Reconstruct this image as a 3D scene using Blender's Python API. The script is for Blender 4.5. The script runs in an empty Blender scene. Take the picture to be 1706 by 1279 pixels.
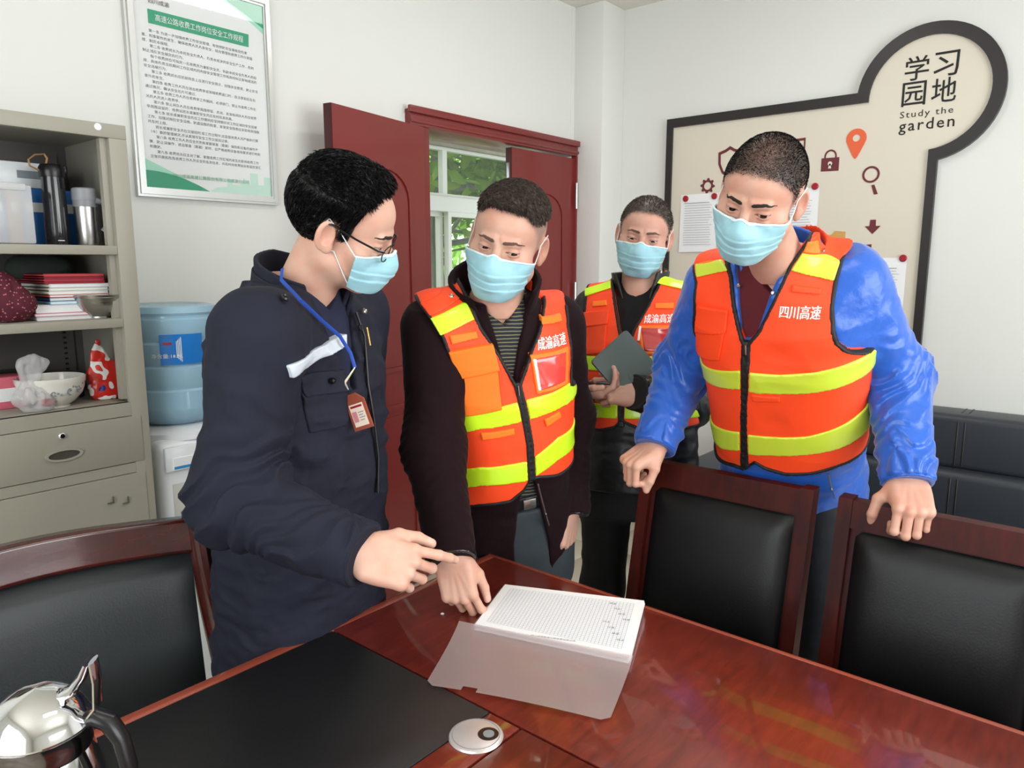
import bpy, bmesh, math, random
import numpy as np
from mathutils import Vector, Matrix, Euler
from mathutils.bvhtree import BVHTree

# ------------------------------------------------------------------ camera, world, light, exposure
C = bpy.context.scene.collection
sc = bpy.context.scene
R = math.radians
FPX, PITCH, YAW, HC = 1228.0, R(9.2), R(40.1), 1.45
cam_data = bpy.data.cameras.new('camera')
cam = bpy.data.objects.new('camera', cam_data); C.objects.link(cam)
cam_data.sensor_width = 36.0
cam_data.lens = FPX / 1706.0 * 36.0
cam_data.clip_start = 0.02
cam.location = (0, 0, HC)
cam.rotation_euler = (R(90) - PITCH, 0, YAW - R(90))
sc.camera = cam
sc.view_settings.view_transform = 'Standard'
sc.view_settings.look = 'None'
sc.view_settings.gamma = 1.0
sc.view_settings.use_curve_mapping = False
sc.view_settings.exposure = 0.0
sc.cycles.use_denoising = True
sc.cycles.max_bounces = 8
sc.cycles.diffuse_bounces = 4
sc.cycles.sample_clamp_indirect = 6.0

world = bpy.data.worlds.new('world'); sc.world = world
world.use_nodes = True
_bg = world.node_tree.nodes['Background']
_bg.inputs['Color'].default_value = (0.86, 0.95, 1.0, 1)
_bg.inputs['Strength'].default_value = 2.2

def area(name, loc, rot, sx, sy, power, col=(1, 1, 1)):
    l = bpy.data.lights.new(name, 'AREA'); l.shape = 'RECTANGLE'
    l.size, l.size_y, l.energy, l.color = sx, sy, power, col
    o = bpy.data.objects.new(name, l); C.objects.link(o)
    o.location = loc; o.rotation_euler = rot
    return o
# daylight through the two windows behind / right of the camera and the two ceiling panels
area('window_daylight', (1.55, -2.12, 1.62), (R(90), 0, 0), 2.4, 1.5, 74, (0.97, 0.985, 1.0))
area('window_daylight', (-1.62, 0.2, 1.62), (R(90), 0, R(-90)), 2.2, 1.4, 46, (0.97, 0.985, 1.0))
area('ceiling_light_glow', (0.9, -0.2, 2.78), (0, 0, 0), 1.1, 0.28, 9, (1, 0.98, 0.95))
area('ceiling_light_glow', (2.3, 1.2, 2.78), (0, 0, 0), 1.1, 0.28, 9, (1, 0.98, 0.95))

_cp, _sp, _cy, _sy = math.cos(PITCH), math.sin(PITCH), math.cos(YAW), math.sin(YAW)
_fw = np.array([_cy*_cp, _sy*_cp, -_sp]); _rt = np.array([_sy, -_cy, 0.0]); _up = np.cross(_rt, _fw)
_c0 = np.array([0, 0, HC])
def ray(px, py): return _fw + _rt*(px-853)/FPX - _up*(py-639.5)/FPX
def at(px, py, d): return _c0 + ray(px, py)*d            # real place seen at that pixel at depth d (m)
def atz(px, py, z): r = ray(px, py); return _c0 + r*(z-HC)/r[2]
def atX(px, py, X): r = ray(px, py); return _c0 + r*X/r[0]
def atY(px, py, Y): r = ray(px, py); return _c0 + r*Y/r[1]

# ------------------------------------------------------------------ materials
def srgb(r, g, b):
    f = lambda c: (c/255/12.92) if c/255 <= 0.04045 else ((c/255+0.055)/1.055)**2.4
    return (f(r), f(g), f(b), 1)
class NT:
    def __init__(s, m): s.m = m; s.n = m.node_tree.nodes; s.l = m.node_tree.links; s.b = s.n['Principled BSDF']
    def new(s, t, **k):
        n = s.n.new(t)
        for a, v in k.items():
            if a in n.inputs: n.inputs[a].default_value = v
            else: setattr(n, a, v)
        return n
    def link(s, a, b): s.l.new(a, b)
def mat(name, col, rough=0.5, metal=0.0, coat=0.0, spec=0.5, bump=None, vary=None, sheen=0.0, alpha=None, trans=0.0, ior=1.45, sss=0.0, coatr=0.1):
    m = bpy.data.materials.new(name); m.use_nodes = True
    t = NT(m); b = t.b
    c = col if len(col) == 4 else tuple(col)+(1,)
    b.inputs['Base Color'].default_value = c
    b.inputs['Roughness'].default_value = rough
    b.inputs['Metallic'].default_value = metal
    b.inputs['Specular IOR Level'].default_value = spec
    b.inputs['Coat Weight'].default_value = coat
    b.inputs['Coat Roughness'].default_value = coatr
    b.inputs['IOR'].default_value = ior
    b.inputs['Transmission Weight'].default_value = trans
    if sheen: b.inputs['Sheen Weight'].default_value = sheen; b.inputs['Sheen Roughness'].default_value = 0.4
    if sss:
        b.inputs['Subsurface Weight'].default_value = sss
        b.inputs['Subsurface Radius'].default_value = (1.0, 0.35, 0.2); b.inputs['Subsurface Scale'].default_value = 0.006
    if alpha is not None: b.inputs['Alpha'].default_value = alpha
    tc = t.new('ShaderNodeTexCoord')
    if vary:                                        # (scale, amount, stretch)
        sca, amt, st = vary
        mp = t.new('ShaderNodeMapping'); mp.inputs['Scale'].default_value = st
        nz = t.new('ShaderNodeTexNoise', Scale=sca, Detail=5.0)
        mx = t.new('ShaderNodeMix', data_type='RGBA', blend_type='MULTIPLY')
        rp = t.new('ShaderNodeMapRange'); rp.inputs['To Min'].default_value = 1-amt; rp.inputs['To Max'].default_value = 1+amt
        rp.inputs['From Min'].default_value = 0.25; rp.inputs['From Max'].default_value = 0.75
        t.link(tc.outputs['Object'], mp.inputs['Vector']); t.link(mp.outputs[0], nz.inputs['Vector'])
        t.link(nz.outputs['Fac'], rp.inputs['Value']); mx.inputs[0].default_value = 1.0
        mx.inputs[6].default_value = c; t.link(rp.outputs[0], mx.inputs[7]); t.link(mx.outputs[2], b.inputs['Base Color'])
    if bump:                                        # (scale, strength, distance)
        nz = t.new('ShaderNodeTexNoise', Scale=bump[0], Detail=4.0)
        bp = t.new('ShaderNodeBump', Strength=bump[1], Distance=bump[2])
        t.link(tc.outputs['Object'], nz.inputs['Vector']); t.link(nz.outputs['Fac'], bp.inputs['Height'])
        t.link(bp.outputs[0], b.inputs['Normal'])
    return m

def wood(name, c1, c2, stretch, rough=0.3, coat=0.6, coatr=0.1):
    m = mat(name, c1, rough, coat=coat, coatr=coatr); t = NT(m)
    tc = t.new('ShaderNodeTexCoord'); mp = t.new('ShaderNodeMapping'); mp.inputs['Scale'].default_value = stretch
    n1 = t.new('ShaderNodeTexNoise', Scale=14.0, Detail=8.0, Distortion=0.6)
    n2 = t.new('ShaderNodeTexNoise', Scale=3.0, Detail=3.0)
    ad = t.new('ShaderNodeMath', operation='ADD')
    cr = t.new('ShaderNodeValToRGB'); e = cr.color_ramp.elements
    e[0].position, e[0].color = 0.75, c2; e[1].position, e[1].color = 1.25, c1
    e[0].position = 0.36; e[1].position = 0.66
    mu = t.new('ShaderNodeMath', operation='MULTIPLY'); mu.inputs[1].default_value = 0.5
    t.link(tc.outputs['Object'], mp.inputs['Vector']); t.link(mp.outputs[0], n1.inputs['Vector']); t.link(tc.outputs['Object'], n2.inputs['Vector'])
    t.link(n1.outputs['Fac'], ad.inputs[0]); t.link(n2.outputs['Fac'], ad.inputs[1]); t.link(ad.outputs[0], mu.inputs[0])
    t.link(mu.outputs[0], cr.inputs['Fac']); t.link(cr.outputs['Color'], t.b.inputs['Base Color'])
    return m

M = {}
M['wall'] = mat('wall_paint', srgb(224, 225, 221), 0.85, bump=(60, 0.05, 0.002), vary=(1.2, 0.02, (1, 1, 1)))
M['ceiling'] = mat('ceiling_paint', srgb(226, 224, 214), 0.9)
M['floor'] = mat('floor_tile', srgb(212, 204, 184), 0.25, coat=0.3, vary=(6, 0.04, (1, 1, 1)))
M['grout'] = mat('floor_grout', srgb(150, 142, 125), 0.8)
M['table'] = wood('table_wood', srgb(128, 46, 32), srgb(90, 28, 20), (1, 6, 1), 0.3, 0.6, 0.05)
M['table2'] = wood('table_wood_cross', srgb(132, 46, 30), srgb(92, 28, 19), (6, 1, 1), 0.3, 0.6, 0.05)
M['edge'] = mat('table_edge_strip', srgb(150, 70, 52), 0.25, coat=0.5)
M['joint'] = mat('table_joint_groove', srgb(35, 18, 14), 0.7)
M['pad'] = mat('black_table_leather', srgb(23, 23, 25), 0.45, bump=(500, 0.35, 0.001))
M['cwood'] = wood('chair_wood', srgb(76, 20, 13), srgb(44, 11, 8), (3, 3, 0.6), 0.5, 0.0, 0.2); NT(M['cwood']).b.inputs['Specular IOR Level'].default_value = .22
M['cwood2'] = wood('dark_chair_wood', srgb(72, 24, 20), srgb(38, 12, 11), (1, 4, 4), 0.2, 0.7, 0.08)
M['leather'] = mat('black_leather', srgb(14, 14, 16), 0.42, spec=.38, bump=(260, 0.25, 0.001), vary=(4, 0.15, (1, 1, 1)))
M['leather2'] = mat('chair_black_leather', srgb(26, 31, 33), 0.45, bump=(300, 0.25, 0.001))
M['sofa'] = mat('sofa_leather', srgb(50, 55, 62), 0.42, bump=(160, 0.3, 0.0015))
M['seam'] = mat('sofa_seam', srgb(16, 17, 19), 0.5)
M['doorred'] = mat('door_red_paint', srgb(122, 40, 38), 0.35, coat=0.25, vary=(3, 0.06, (1, 1, 0.2)))
M['doordark'] = mat('door_edge_dark', srgb(66, 20, 20), 0.45)
M['steel'] = mat('brushed_steel', srgb(190, 188, 186), 0.28, metal=1.0)
M['chrome'] = mat('chrome', srgb(225, 225, 226), 0.07, metal=1.0)
M['dkchrome'] = mat('dark_steel', srgb(120, 116, 118), 0.12, metal=1.0)
M['alu'] = mat('aluminium_frame', srgb(205, 206, 205), 0.3, metal=0.85)
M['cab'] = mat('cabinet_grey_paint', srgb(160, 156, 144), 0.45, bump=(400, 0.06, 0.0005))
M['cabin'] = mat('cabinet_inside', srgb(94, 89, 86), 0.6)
M['blackp'] = mat('black_plastic', srgb(22, 22, 24), 0.3)
M['greyp'] = mat('grey_plastic', srgb(132, 134, 138), 0.4)
M['white'] = mat('white_plastic', srgb(228, 232, 234), 0.35)
M['paper'] = mat('white_paper', srgb(238, 240, 242), 0.8)
M['ink'] = mat('black_ink', srgb(35, 33, 33), 0.7)
M['greyink'] = mat('grey_ink', srgb(130, 140, 146), 0.7)
M['green'] = mat('poster_green', srgb(40, 158, 118), 0.5)
M['green2'] = mat('poster_pale_green', srgb(165, 222, 200), 0.5)
M['posterp'] = mat('poster_paper', srgb(232, 234, 234), 0.4, coat=0.2, coatr=0.05)
M['cream'] = mat('board_cream', srgb(217, 210, 194), 0.5)
M['cream2'] = mat('board_tan', srgb(214, 192, 170), 0.5)
M['frameblack'] = mat('board_black_frame', srgb(38, 34, 34), 0.4)
M['maroon'] = mat('icon_maroon', srgb(105, 40, 48), 0.6)
M['orange'] = mat('icon_orange', srgb(226, 100, 60), 0.6)
M['magnet'] = mat('red_magnet', srgb(160, 22, 40), 0.35)
M['amber'] = mat('icon_amber', srgb(208, 160, 90), 0.6)
M['winwhite'] = mat('window_white_frame', srgb(196, 195, 184), 0.5)
M['stone'] = mat('lintel_stone', srgb(128, 124, 108), 0.8, vary=(8, 0.15, (1, 1, 1)))

def glassy(name, col, fac=0.12, rough=0.03):     # thin pane: mostly see-through with a gloss
    m = bpy.data.materials.new(name); m.use_nodes = True; n = m.node_tree.nodes; l = m.node_tree.links
    n.remove(n['Principled BSDF']); out = n['Material Output']
    t = n.new('ShaderNodeBsdfTransparent'); t.inputs[0].default_value = col
    g = n.new('ShaderNodeBsdfGlossy'); g.inputs['Roughness'].default_value = rough
    mx = n.new('ShaderNodeMixShader'); lw = n.new('ShaderNodeLayerWeight'); lw.inputs['Blend'].default_value = 0.3
    mr = n.new('ShaderNodeMapRange'); mr.inputs['To Min'].default_value = fac*0.4; mr.inputs['To Max'].default_value = min(1, fac*4)
    l.new(lw.outputs['Fresnel'], mr.inputs['Value']); l.new(mr.outputs[0], mx.inputs[0])
    l.new(t.outputs[0], mx.inputs[1]); l.new(g.outputs[0], mx.inputs[2]); l.new(mx.outputs[0], out.inputs[0])
    return m
def milky(name, col, trans=0.5, tint=(1, 1, 1, 1), rough=0.3):   # translucent film: part see-through, part diffuse
    m = bpy.data.materials.new(name); m.use_nodes = True; n = m.node_tree.nodes; l = m.node_tree.links
    p = n['Principled BSDF']; p.inputs['Base Color'].default_value = col; p.inputs['Roughness'].default_value = rough
    t = n.new('ShaderNodeBsdfTransparent'); t.inputs[0].default_value = tint
    mx = n.new('ShaderNodeMixShader'); mx.inputs[0].default_value = trans
    l.new(p.outputs[0], mx.inputs[1]); l.new(t.outputs[0], mx.inputs[2]); l.new(mx.outputs[0], n['Material Output'].inputs[0])
    return m
M['pglass'] = glassy('poster_glazing', (.99, .99, .99, 1), .06)
M['glass'] = glassy('window_glass', (0.97, 0.985, 0.975, 1), .008)

# ------------------------------------------------------------------ object helpers
def place(o, parent=None):
    C.objects.link(o)
    if parent is not None:
        o.parent = parent
        if parent.type == 'EMPTY': o.matrix_parent_inverse = Matrix.Translation(-parent.location)
    return o
def meshobj(name, v, f, m=None, parent=None, smooth=False):
    me = bpy.data.meshes.new(name); me.from_pydata([tuple(map(float, p)) for p in v], [], [tuple(q) for q in f]); me.update()
    if m: me.materials.append(m)
    if smooth:
        for p in me.polygons: p.use_smooth = True
    return place(bpy.data.objects.new(name, me), parent)
def tag(o, label, cat, group=None, kind=None):
    o['label'] = label; o['category'] = cat
    if group: o['group'] = group
    if kind: o['kind'] = kind
    return o
def empty(name, loc, label=None, cat=None, group=None, kind=None):
    o = bpy.data.objects.new(name, None); C.objects.link(o); o.location = [float(a) for a in loc]; o.empty_display_size = 0.05
    if label: tag(o, label, cat, group, kind)
    elif kind: o['kind'] = kind
    return o
def structure(o): o['kind'] = 'structure'; return o
def lab(o, s): o['label'] = s; return o

class MB:                      # gathers shapes for ONE mesh object
    def __init__(s): s.b = bmesh.new()
    def box(s, lo, hi, bev=0.0, rot=None, piv=None, seg=2):
        r = bmesh.ops.create_cube(s.b, size=1.0); vs = r['verts']
        lo, hi = Vector(lo), Vector(hi)
        for v in vs: v.co = Vector(((v.co.x+.5)*(hi.x-lo.x)+lo.x, (v.co.y+.5)*(hi.y-lo.y)+lo.y, (v.co.z+.5)*(hi.z-lo.z)+lo.z))
        if bev > 0:
            es = list({e for v in vs for e in v.link_edges})
            r = bmesh.ops.bevel(s.b, geom=es, offset=bev, segments=seg, profile=0.5, affect='EDGES')
            vs = list({v for f in r['faces'] for v in f.verts} | {v for v in vs if v.is_valid})
        if rot is not None:
            pv = Vector(piv) if piv is not None else (lo+hi)/2
            for v in vs: v.co = pv + rot @ (v.co-pv)
        return s
    def lathe(s, prof, cen, seg=32, axis=None, cap=True):   # prof: (r, h) list, axis default +Z
        q = Vector((0, 0, 1)).rotation_difference(Vector(axis)) if axis is not None else None
        rings = []
        for r, h in prof:
            ring = []
            for k in range(seg):
                a = 2*math.pi*k/seg; p = Vector((r*math.cos(a), r*math.sin(a), h))
                if q: p = q @ p
                ring.append(s.b.verts.new(p+Vector(cen)))
            rings.append(ring)
        for a, b in zip(rings, rings[1:]):
            for k in range(seg): s.b.faces.new((a[k], a[(k+1) % seg], b[(k+1) % seg], b[k]))
        if cap:
            s.b.faces.new(rings[0][::-1]); s.b.faces.new(rings[-1])
        return s
    def tube(s, pts, r, seg=10, closed=False, flat=None):
        pts = [Vector([float(c) for c in p]) for p in pts]; n = len(pts); rings = []
        rr = r if hasattr(r, '__len__') else [r]*n
        nrm = None
        for i, p in enumerate(pts):
            a = pts[i-1] if (i > 0 or closed) else p; b = pts[(i+1) % n] if (i < n-1 or closed) else p
            t = (b-a).normalized()
            if nrm is None:
                nrm = t.orthogonal().normalized() if flat is None else (Vector(flat) - t*t.dot(Vector(flat))).normalized()
            else: nrm = (nrm - t*t.dot(nrm)).normalized()
            bi = t.cross(nrm)
            w = rr[i]; ra, rb = (w if hasattr(w, '__len__') else (w, w))
            rings.append([s.b.verts.new(p + nrm*ra*math.cos(2*math.pi*k/seg) + bi*rb*math.sin(2*math.pi*k/seg)) for k in range(seg)])
        m = n if closed else n-1
        for i in range(m):
            a, b = rings[i], rings[(i+1) % n]
            for k in range(seg): s.b.faces.new((a[k], a[(k+1) % seg], b[(k+1) % seg], b[k]))
        if not closed: s.b.faces.new(rings[0][::-1]); s.b.faces.new(rings[-1])
        return s
    def prism(s, poly, fn, t0, t1):          # poly: 2D outline; fn(u,v,t)->3D
        a = [s.b.verts.new(Vector([float(c) for c in fn(u, v, t0)])) for u, v in poly]; b = [s.b.verts.new(Vector([float(c) for c in fn(u, v, t1)])) for u, v in poly]
        n = len(poly)
        s.b.faces.new(a); s.b.faces.new(b[::-1])
        for k in range(n): s.b.faces.new((a[k], b[k], b[(k+1) % n], a[(k+1) % n]))
        return s
    def ringprism(s, outer, inner, fn, t0, t1):
        n = len(outer)
        V = [[s.b.verts.new(Vector([float(c) for c in fn(u, v, t)])) for u, v in L] for t in (t0, t1) for L in (outer, inner)]
        o0, i0, o1, i1 = V
        for k in range(n):
            j = (k+1) % n
            s.b.faces.new((o0[k], i0[k], i0[j], o0[j])); s.b.faces.new((o1[k], o1[j], i1[j], i1[k]))
            s.b.faces.new((o0[k], o0[j], o1[j], o1[k])); s.b.faces.new((i0[k], i1[k], i1[j], i0[j]))
        return s
    def build(s, name, m, parent=None, smooth=False, auto=True):
        bmesh.ops.recalc_face_normals(s.b, faces=s.b.faces)
        me = bpy.data.meshes.new(name); s.b.to_mesh(me); s.b.free()
        if m: me.materials.append(m)
        if smooth:
            for p in me.polygons: p.use_smooth = True
            if auto:
                try: me.set_sharp_from_angle(angle=R(35))
                except Exception: pass
        return place(bpy.data.objects.new(name, me), parent)
def B(name, lo, hi, m, parent=None, bev=0.0, rot=None, piv=None, smooth=False):
    return MB().box(lo, hi, bev, rot, piv).build(name, m, parent, smooth or bev > 0)

def textmesh(s, size, res=2, offset=0.0, spacing=1.0, align='CENTER', line=1.0):
    cu = bpy.data.curves.new('t', 'FONT'); cu.body = s; cu.size = size; cu.resolution_u = res; cu.offset = offset
    cu.space_character = spacing; cu.space_line = line; cu.align_x = align; cu.align_y = 'CENTER'; cu.extrude = 0.0
    o = bpy.data.objects.new('t', cu); C.objects.link(o)
    dg = bpy.context.evaluated_depsgraph_get(); dg.update()
    me = o.evaluated_get(dg).to_mesh()
    v = np.array([p.co[:] for p in me.vertices]).reshape(-1, 3); f = [tuple(p.vertices) for p in me.polygons]
    o.evaluated_get(dg).to_mesh_clear(); bpy.data.objects.remove(o); bpy.data.curves.remove(cu)
    return v, f
def text(name, s, origin, ux, uy, size, m, parent=None, fit=None, **k):     # flat lettering on a real plane
    v, f = textmesh(s, size, **k)
    if fit:                     # (width, height)
        w = v[:, 0].max()-v[:, 0].min(); h = v[:, 1].max()-v[:, 1].min()
        v[:, 0] = (v[:, 0]-(v[:, 0].max()+v[:, 0].min())/2)*fit[0]/w
        if fit[1]: v[:, 1] = (v[:, 1]-(v[:, 1].max()+v[:, 1].min())/2)*fit[1]/h
    P = np.array(origin)+v[:, :1]*np.array(ux)+v[:, 1:2]*np.array(uy)
    return meshobj(name, P, f, m, parent)
# ------------------------------------------------------------------ room shell
YW, XR, ZC = 2.50, 3.713, 2.83          # door wall, board wall, ceiling
XB, YB = -1.7, -2.2                     # walls behind the camera
XP, YP = 3.50, 2.31                     # pillar faces
fl = structure(B('floor', (XB, YB, -0.1), (XR, YW+0.01, -0.004), M['grout']))
v, f = [], []
tile_me = None
nt = 0
for i in range(int((XR-XB)/0.6)+1):
    for j in range(int((YW-YB)/0.6)+1):
        x0, y0 = XB+i*0.6, YB+j*0.6; x1, y1 = min(x0+0.597, XR), min(y0+0.597, YW)
        if x1-x0 < 0.05 or y1-y0 < 0.05: continue
        o = B('tile', (x0, y0, -0.006), (x1, y1, 0.0), M['floor'], fl, 0.0008)
structure(B('ceiling', (XB, YB, ZC), (XR, YW, ZC+0.1), M['ceiling']))
w = MB()
w.box((XB-0.1, YW, -0.1), (2.24+0.02, YW+0.2, ZC)).box((2.26, YW, 2.09), (XP, YW+0.2, ZC)).box((XP-0.02, YW, -0.1), (XR+0.1, YW+0.2, ZC)).box((XP-0.03, YW-.004, 2.1), (XP+.05, YW+.05, ZC))
structure(w.build('wall_north', M['wall']))
structure(B('wall_east', (XR, YB-0.1, -0.1), (XR+0.15, YW, ZC), M['wall']))
structure(B('pillar', (XP, YP, 0), (XR, YW, ZC), M['wall'], bev=0.004))
# ceiling beam that crosses from the pillar along the board wall
# walls behind the camera with window openings
w = MB()
w.box((XB-0.1, YB-0.15, -0.1), (0.3, YB, ZC)).box((2.8, YB-0.15, -0.1), (XR+0.1, YB, ZC)).box((0.3, YB-0.15, -0.1), (2.8, YB, 0.85)).box((0.3, YB-0.15, 2.4), (2.8, YB, ZC))
structure(w.build('wall_south', M['wall']))
w = MB()
w.box((XB-0.15, YB, -0.1), (XB, -0.95, ZC)).box((XB-0.15, 1.35, -0.1), (XB, YW, ZC)).box((XB-0.15, -0.95, -0.1), (XB, 1.35, 0.9)).box((XB-0.15, -0.95, 2.35), (XB, 1.35, ZC))
structure(w.build('wall_west', M['wall']))
def winframe(name, axis, a0, a1, z0, z1, p, n):
    e = empty(name, ((a0+a1)/2 if axis == 'x' else p, p if axis == 'x' else (a0+a1)/2, z0), kind='structure')
    for k in range(n):
        b0, b1 = a0+(a1-a0)*k/n, a0+(a1-a0)*(k+1)/n
        w = MB(); t = 0.045
        for (u0, u1, q0, q1) in ((b0, b1, z0, z0+t), (b0, b1, z1-t, z1), (b0, b0+t, z0, z1), (b1-t, b1, z0, z1)):
            if axis == 'x': w.box((u0, p-0.03, q0), (u1, p+0.03, q1))
            else: w.box((p-0.03, u0, q0), (p+0.03, u1, q1))
        fr = w.build('window_frame', M['winwhite'], e)
        if axis == 'x': B('pane', (b0+t, p-0.004, z0+t), (b1-t, p+0.004, z1-t), M['glass'], fr)
        else: B('pane', (p-0.004, b0+t, z0+t), (p+0.004, b1-t, z1-t), M['glass'], fr)
    return e
winframe('window_1', 'x', 0.3, 2.8, 0.85, 2.4, YB-0.1, 3)
winframe('window_2', 'y', -0.95, 1.35, 0.9, 2.35, XB-0.1, 3)
for nm, lo, hi in (('baseboard_north', (XB, YW-0.012, 0), (2.24, YW, 0.1)), ('baseboard_east', (XR-0.012, YB, 0), (XR, YP, 0.1))):
    structure(B(nm, lo, hi, mat(nm+'_paint', srgb(120, 60, 45), 0.4), bev=0.003))
for k, (x, y) in enumerate(((0.9, -0.2), (2.3, 1.2))):
    e = empty('ceiling_light', (x, y, ZC), ('ceiling light panel above the camera', 'ceiling light panel above the standing men')[k], 'light')
    MB().box((x-0.6, y-0.16, ZC-0.035), (x+0.6, y+0.16, ZC), 0.006).build('housing', M['white'], e)

# ------------------------------------------------------------------ double door
OX0, OX1, OZ = 2.36, 3.485, 2.045
d = empty('door_1', (2.9, YW, 0), kind='structure')
fr = MB()
YF = YW-0.035
fr.box((2.25, YF, 0), (OX0, YW+0.2, OZ+0.0), 0.004).box((OX1, YF, 0), (XP-0.001, YW+0.2, OZ), 0.002)
fr.box((2.25, YF, OZ), (XP-0.001, YW+0.2, 2.115), 0.004)
frame = fr.build('door_frame', M['doorred'], d, True)
MB().box((2.235, YF-0.016, 2.095), (XP-0.001, YF+0.001, 2.125), 0.004).box((2.25, YF-0.008, OZ+0.012), (XP-0.001, YF, OZ+0.026), 0.002).build('molding', M['doorred'], frame, True)
def leaf(hx, hy, ang, w, name):
    # local: u along leaf from the hinge, v outwards (face towards the room), z up
    ux = Vector((math.cos(ang), math.sin(ang), 0)); vv = Vector((math.sin(ang), -math.cos(ang), 0)) 
    if vv.y > 0: vv = -vv
    fn = lambda u, z, t: Vector((hx, hy, 0)) + ux*u + vv*t + Vector((0, 0, z))
    zt = OZ-0.012
    l = MB().prism([(0, 0.01), (w, 0.01), (w, zt), (0, zt)], fn, -0.04, 0).build(name, M['doorred'], d)
    MB().prism([(w, 0.01), (w+0.003, 0.01), (w+0.003, zt), (w, zt)], fn, -0.038, -0.002).build('leaf_edge', M['doordark'], l)
    # raised moulding: tall arched panel above, square panel below
    def loop(pts):
        n = len(pts); return pts
    m = 0.105; pts = [(m, 1.0), (w-m, 1.0), (w-m, 1.72)]
    cx, rr = w/2, (w-2*m)/2
    for k in range(1, 12):
        a = math.pi*k/12; pts.append((cx+rr*math.cos(a), 1.72+rr*0.75*math.sin(a)))
    pts.append((m, 1.72))
    def frameloop(pts, t0, t1, wd):
        c = (sum(p[0] for p in pts)/len(pts), sum(p[1] for p in pts)/len(pts))
        inner = []
        for u, z in pts:
            du, dz = u-c[0], z-c[1]; L = math.hypot(du, dz); inner.append((u-du/L*wd*1.1, z-dz/L*wd*1.3))
        return MB().ringprism(pts, inner, fn, t0, t1)
    frameloop(pts, 0, 0.007, 0.016).build('panel_molding', M['doorred'], l)
    inner = [(cx+(u-cx)*0.86, 1.4+(z-1.4)*0.94) for u, z in pts]
    MB().prism(inner, fn, 0, 0.004).build('panel', M['doorred'], l)
    p2 = [(m, 0.2), (w-m, 0.2), (w-m, 0.86), (m, 0.86)]
    frameloop(p2, 0, 0.007, 0.02).build('panel_molding', M['doorred'], l)
    MB().prism([(m+.05, .25), (w-m-.05, .25), (w-m-.05, .81), (m+.05, .81)], fn, 0, 0.004).build('panel', M['doorred'], l)
    return l, fn
import itertools
L1, fn1 = leaf(2.285, YF-0.045, math.atan2(2.318-(YF-0.045), 1.735-2.285), 0.565, 'door_leaf')
L2, fn2 = leaf(OX1+0.004, YW-0.020, math.pi, 0.545, 'door_leaf')
for z in (1.83, 1.28, 0.4):
    MB().lathe([(0.007, 0), (0.007, 0.14)], (OX1-0.002, YW-0.040, z-0.07), 10).build('hinge', M['steel'], L2, True)
MB().box((OX1-0.541-0.010, YW-.010, 1.80), (OX1-0.541-0.0025, YW+0.010, 1.96), 0.002).build('edge_bolt', M['steel'], L2, True)
MB().box((1.80, 2.30, 1.0), (1.83, 2.315, 1.18), 0.003).build('handle', M['steel'], L1, True)

# ------------------------------------------------------------------ corridor and what is outside
YC = 4.2
structure(B('floor', (1.2, YW+0.01, -0.1), (6.4, YC, -0.002), M['floor']))
structure(B('ceiling', (1.2, YW+0.2, 2.9), (6.4, YC+0.2, 3.0), M['ceiling']))
w = MB()
WX0, WX1, WZ1, WZ0 = 3.35, 5.75, 2.35, 0.35
w.box((1.2, YC, -0.1), (WX0, YC+0.2, 2.9)).box((WX1, YC, -0.1), (6.4, YC+0.2, 2.9)).box((WX0, YC, -0.1), (WX1, YC+0.2, WZ0))
structure(w.build('wall_corridor', M['wall']))
structure(B('lintel', (WX0, YC-0.01, WZ1), (WX1, YC+0.2, 2.9), M['stone'], bev=0.004))
e = empty('window_3', (4.5, YC, WZ0), kind='structure')
TR0, TR1 = 1.86, 1.975
def sash(x0, x1, z0, z1, y, t=0.04):
    w = MB()
    for (a, b, c, dd) in ((x0, x1, z0, z0+t), (x0, x1, z1-t, z1), (x0, x0+t, z0+t, z1-t), (x1-t, x1, z0+t, z1-t)):
        w.box((a, y-0.025, c), (b, y+0.025, dd))
    s = w.build('sash', M['winwhite'], e, True)
    B('pane', (x0+t, y-0.003, z0+t), (x1-t, y+0.003, z1-t), M['glass'], s)
mull = [WX0, 4.215, 5.05, WX1]
for a, b in zip(mull, mull[1:]):
    sash(a, b, TR1, WZ1, YC+0.06, 0.024); sash(a, b, WZ0, TR0, YC+(0.09 if a < 4 else 0.03), 0.036)
B('transom', (WX0, YC+0.0, TR0), (WX1, YC+0.12, TR1), M['winwhite'], e, 0.006)
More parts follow.
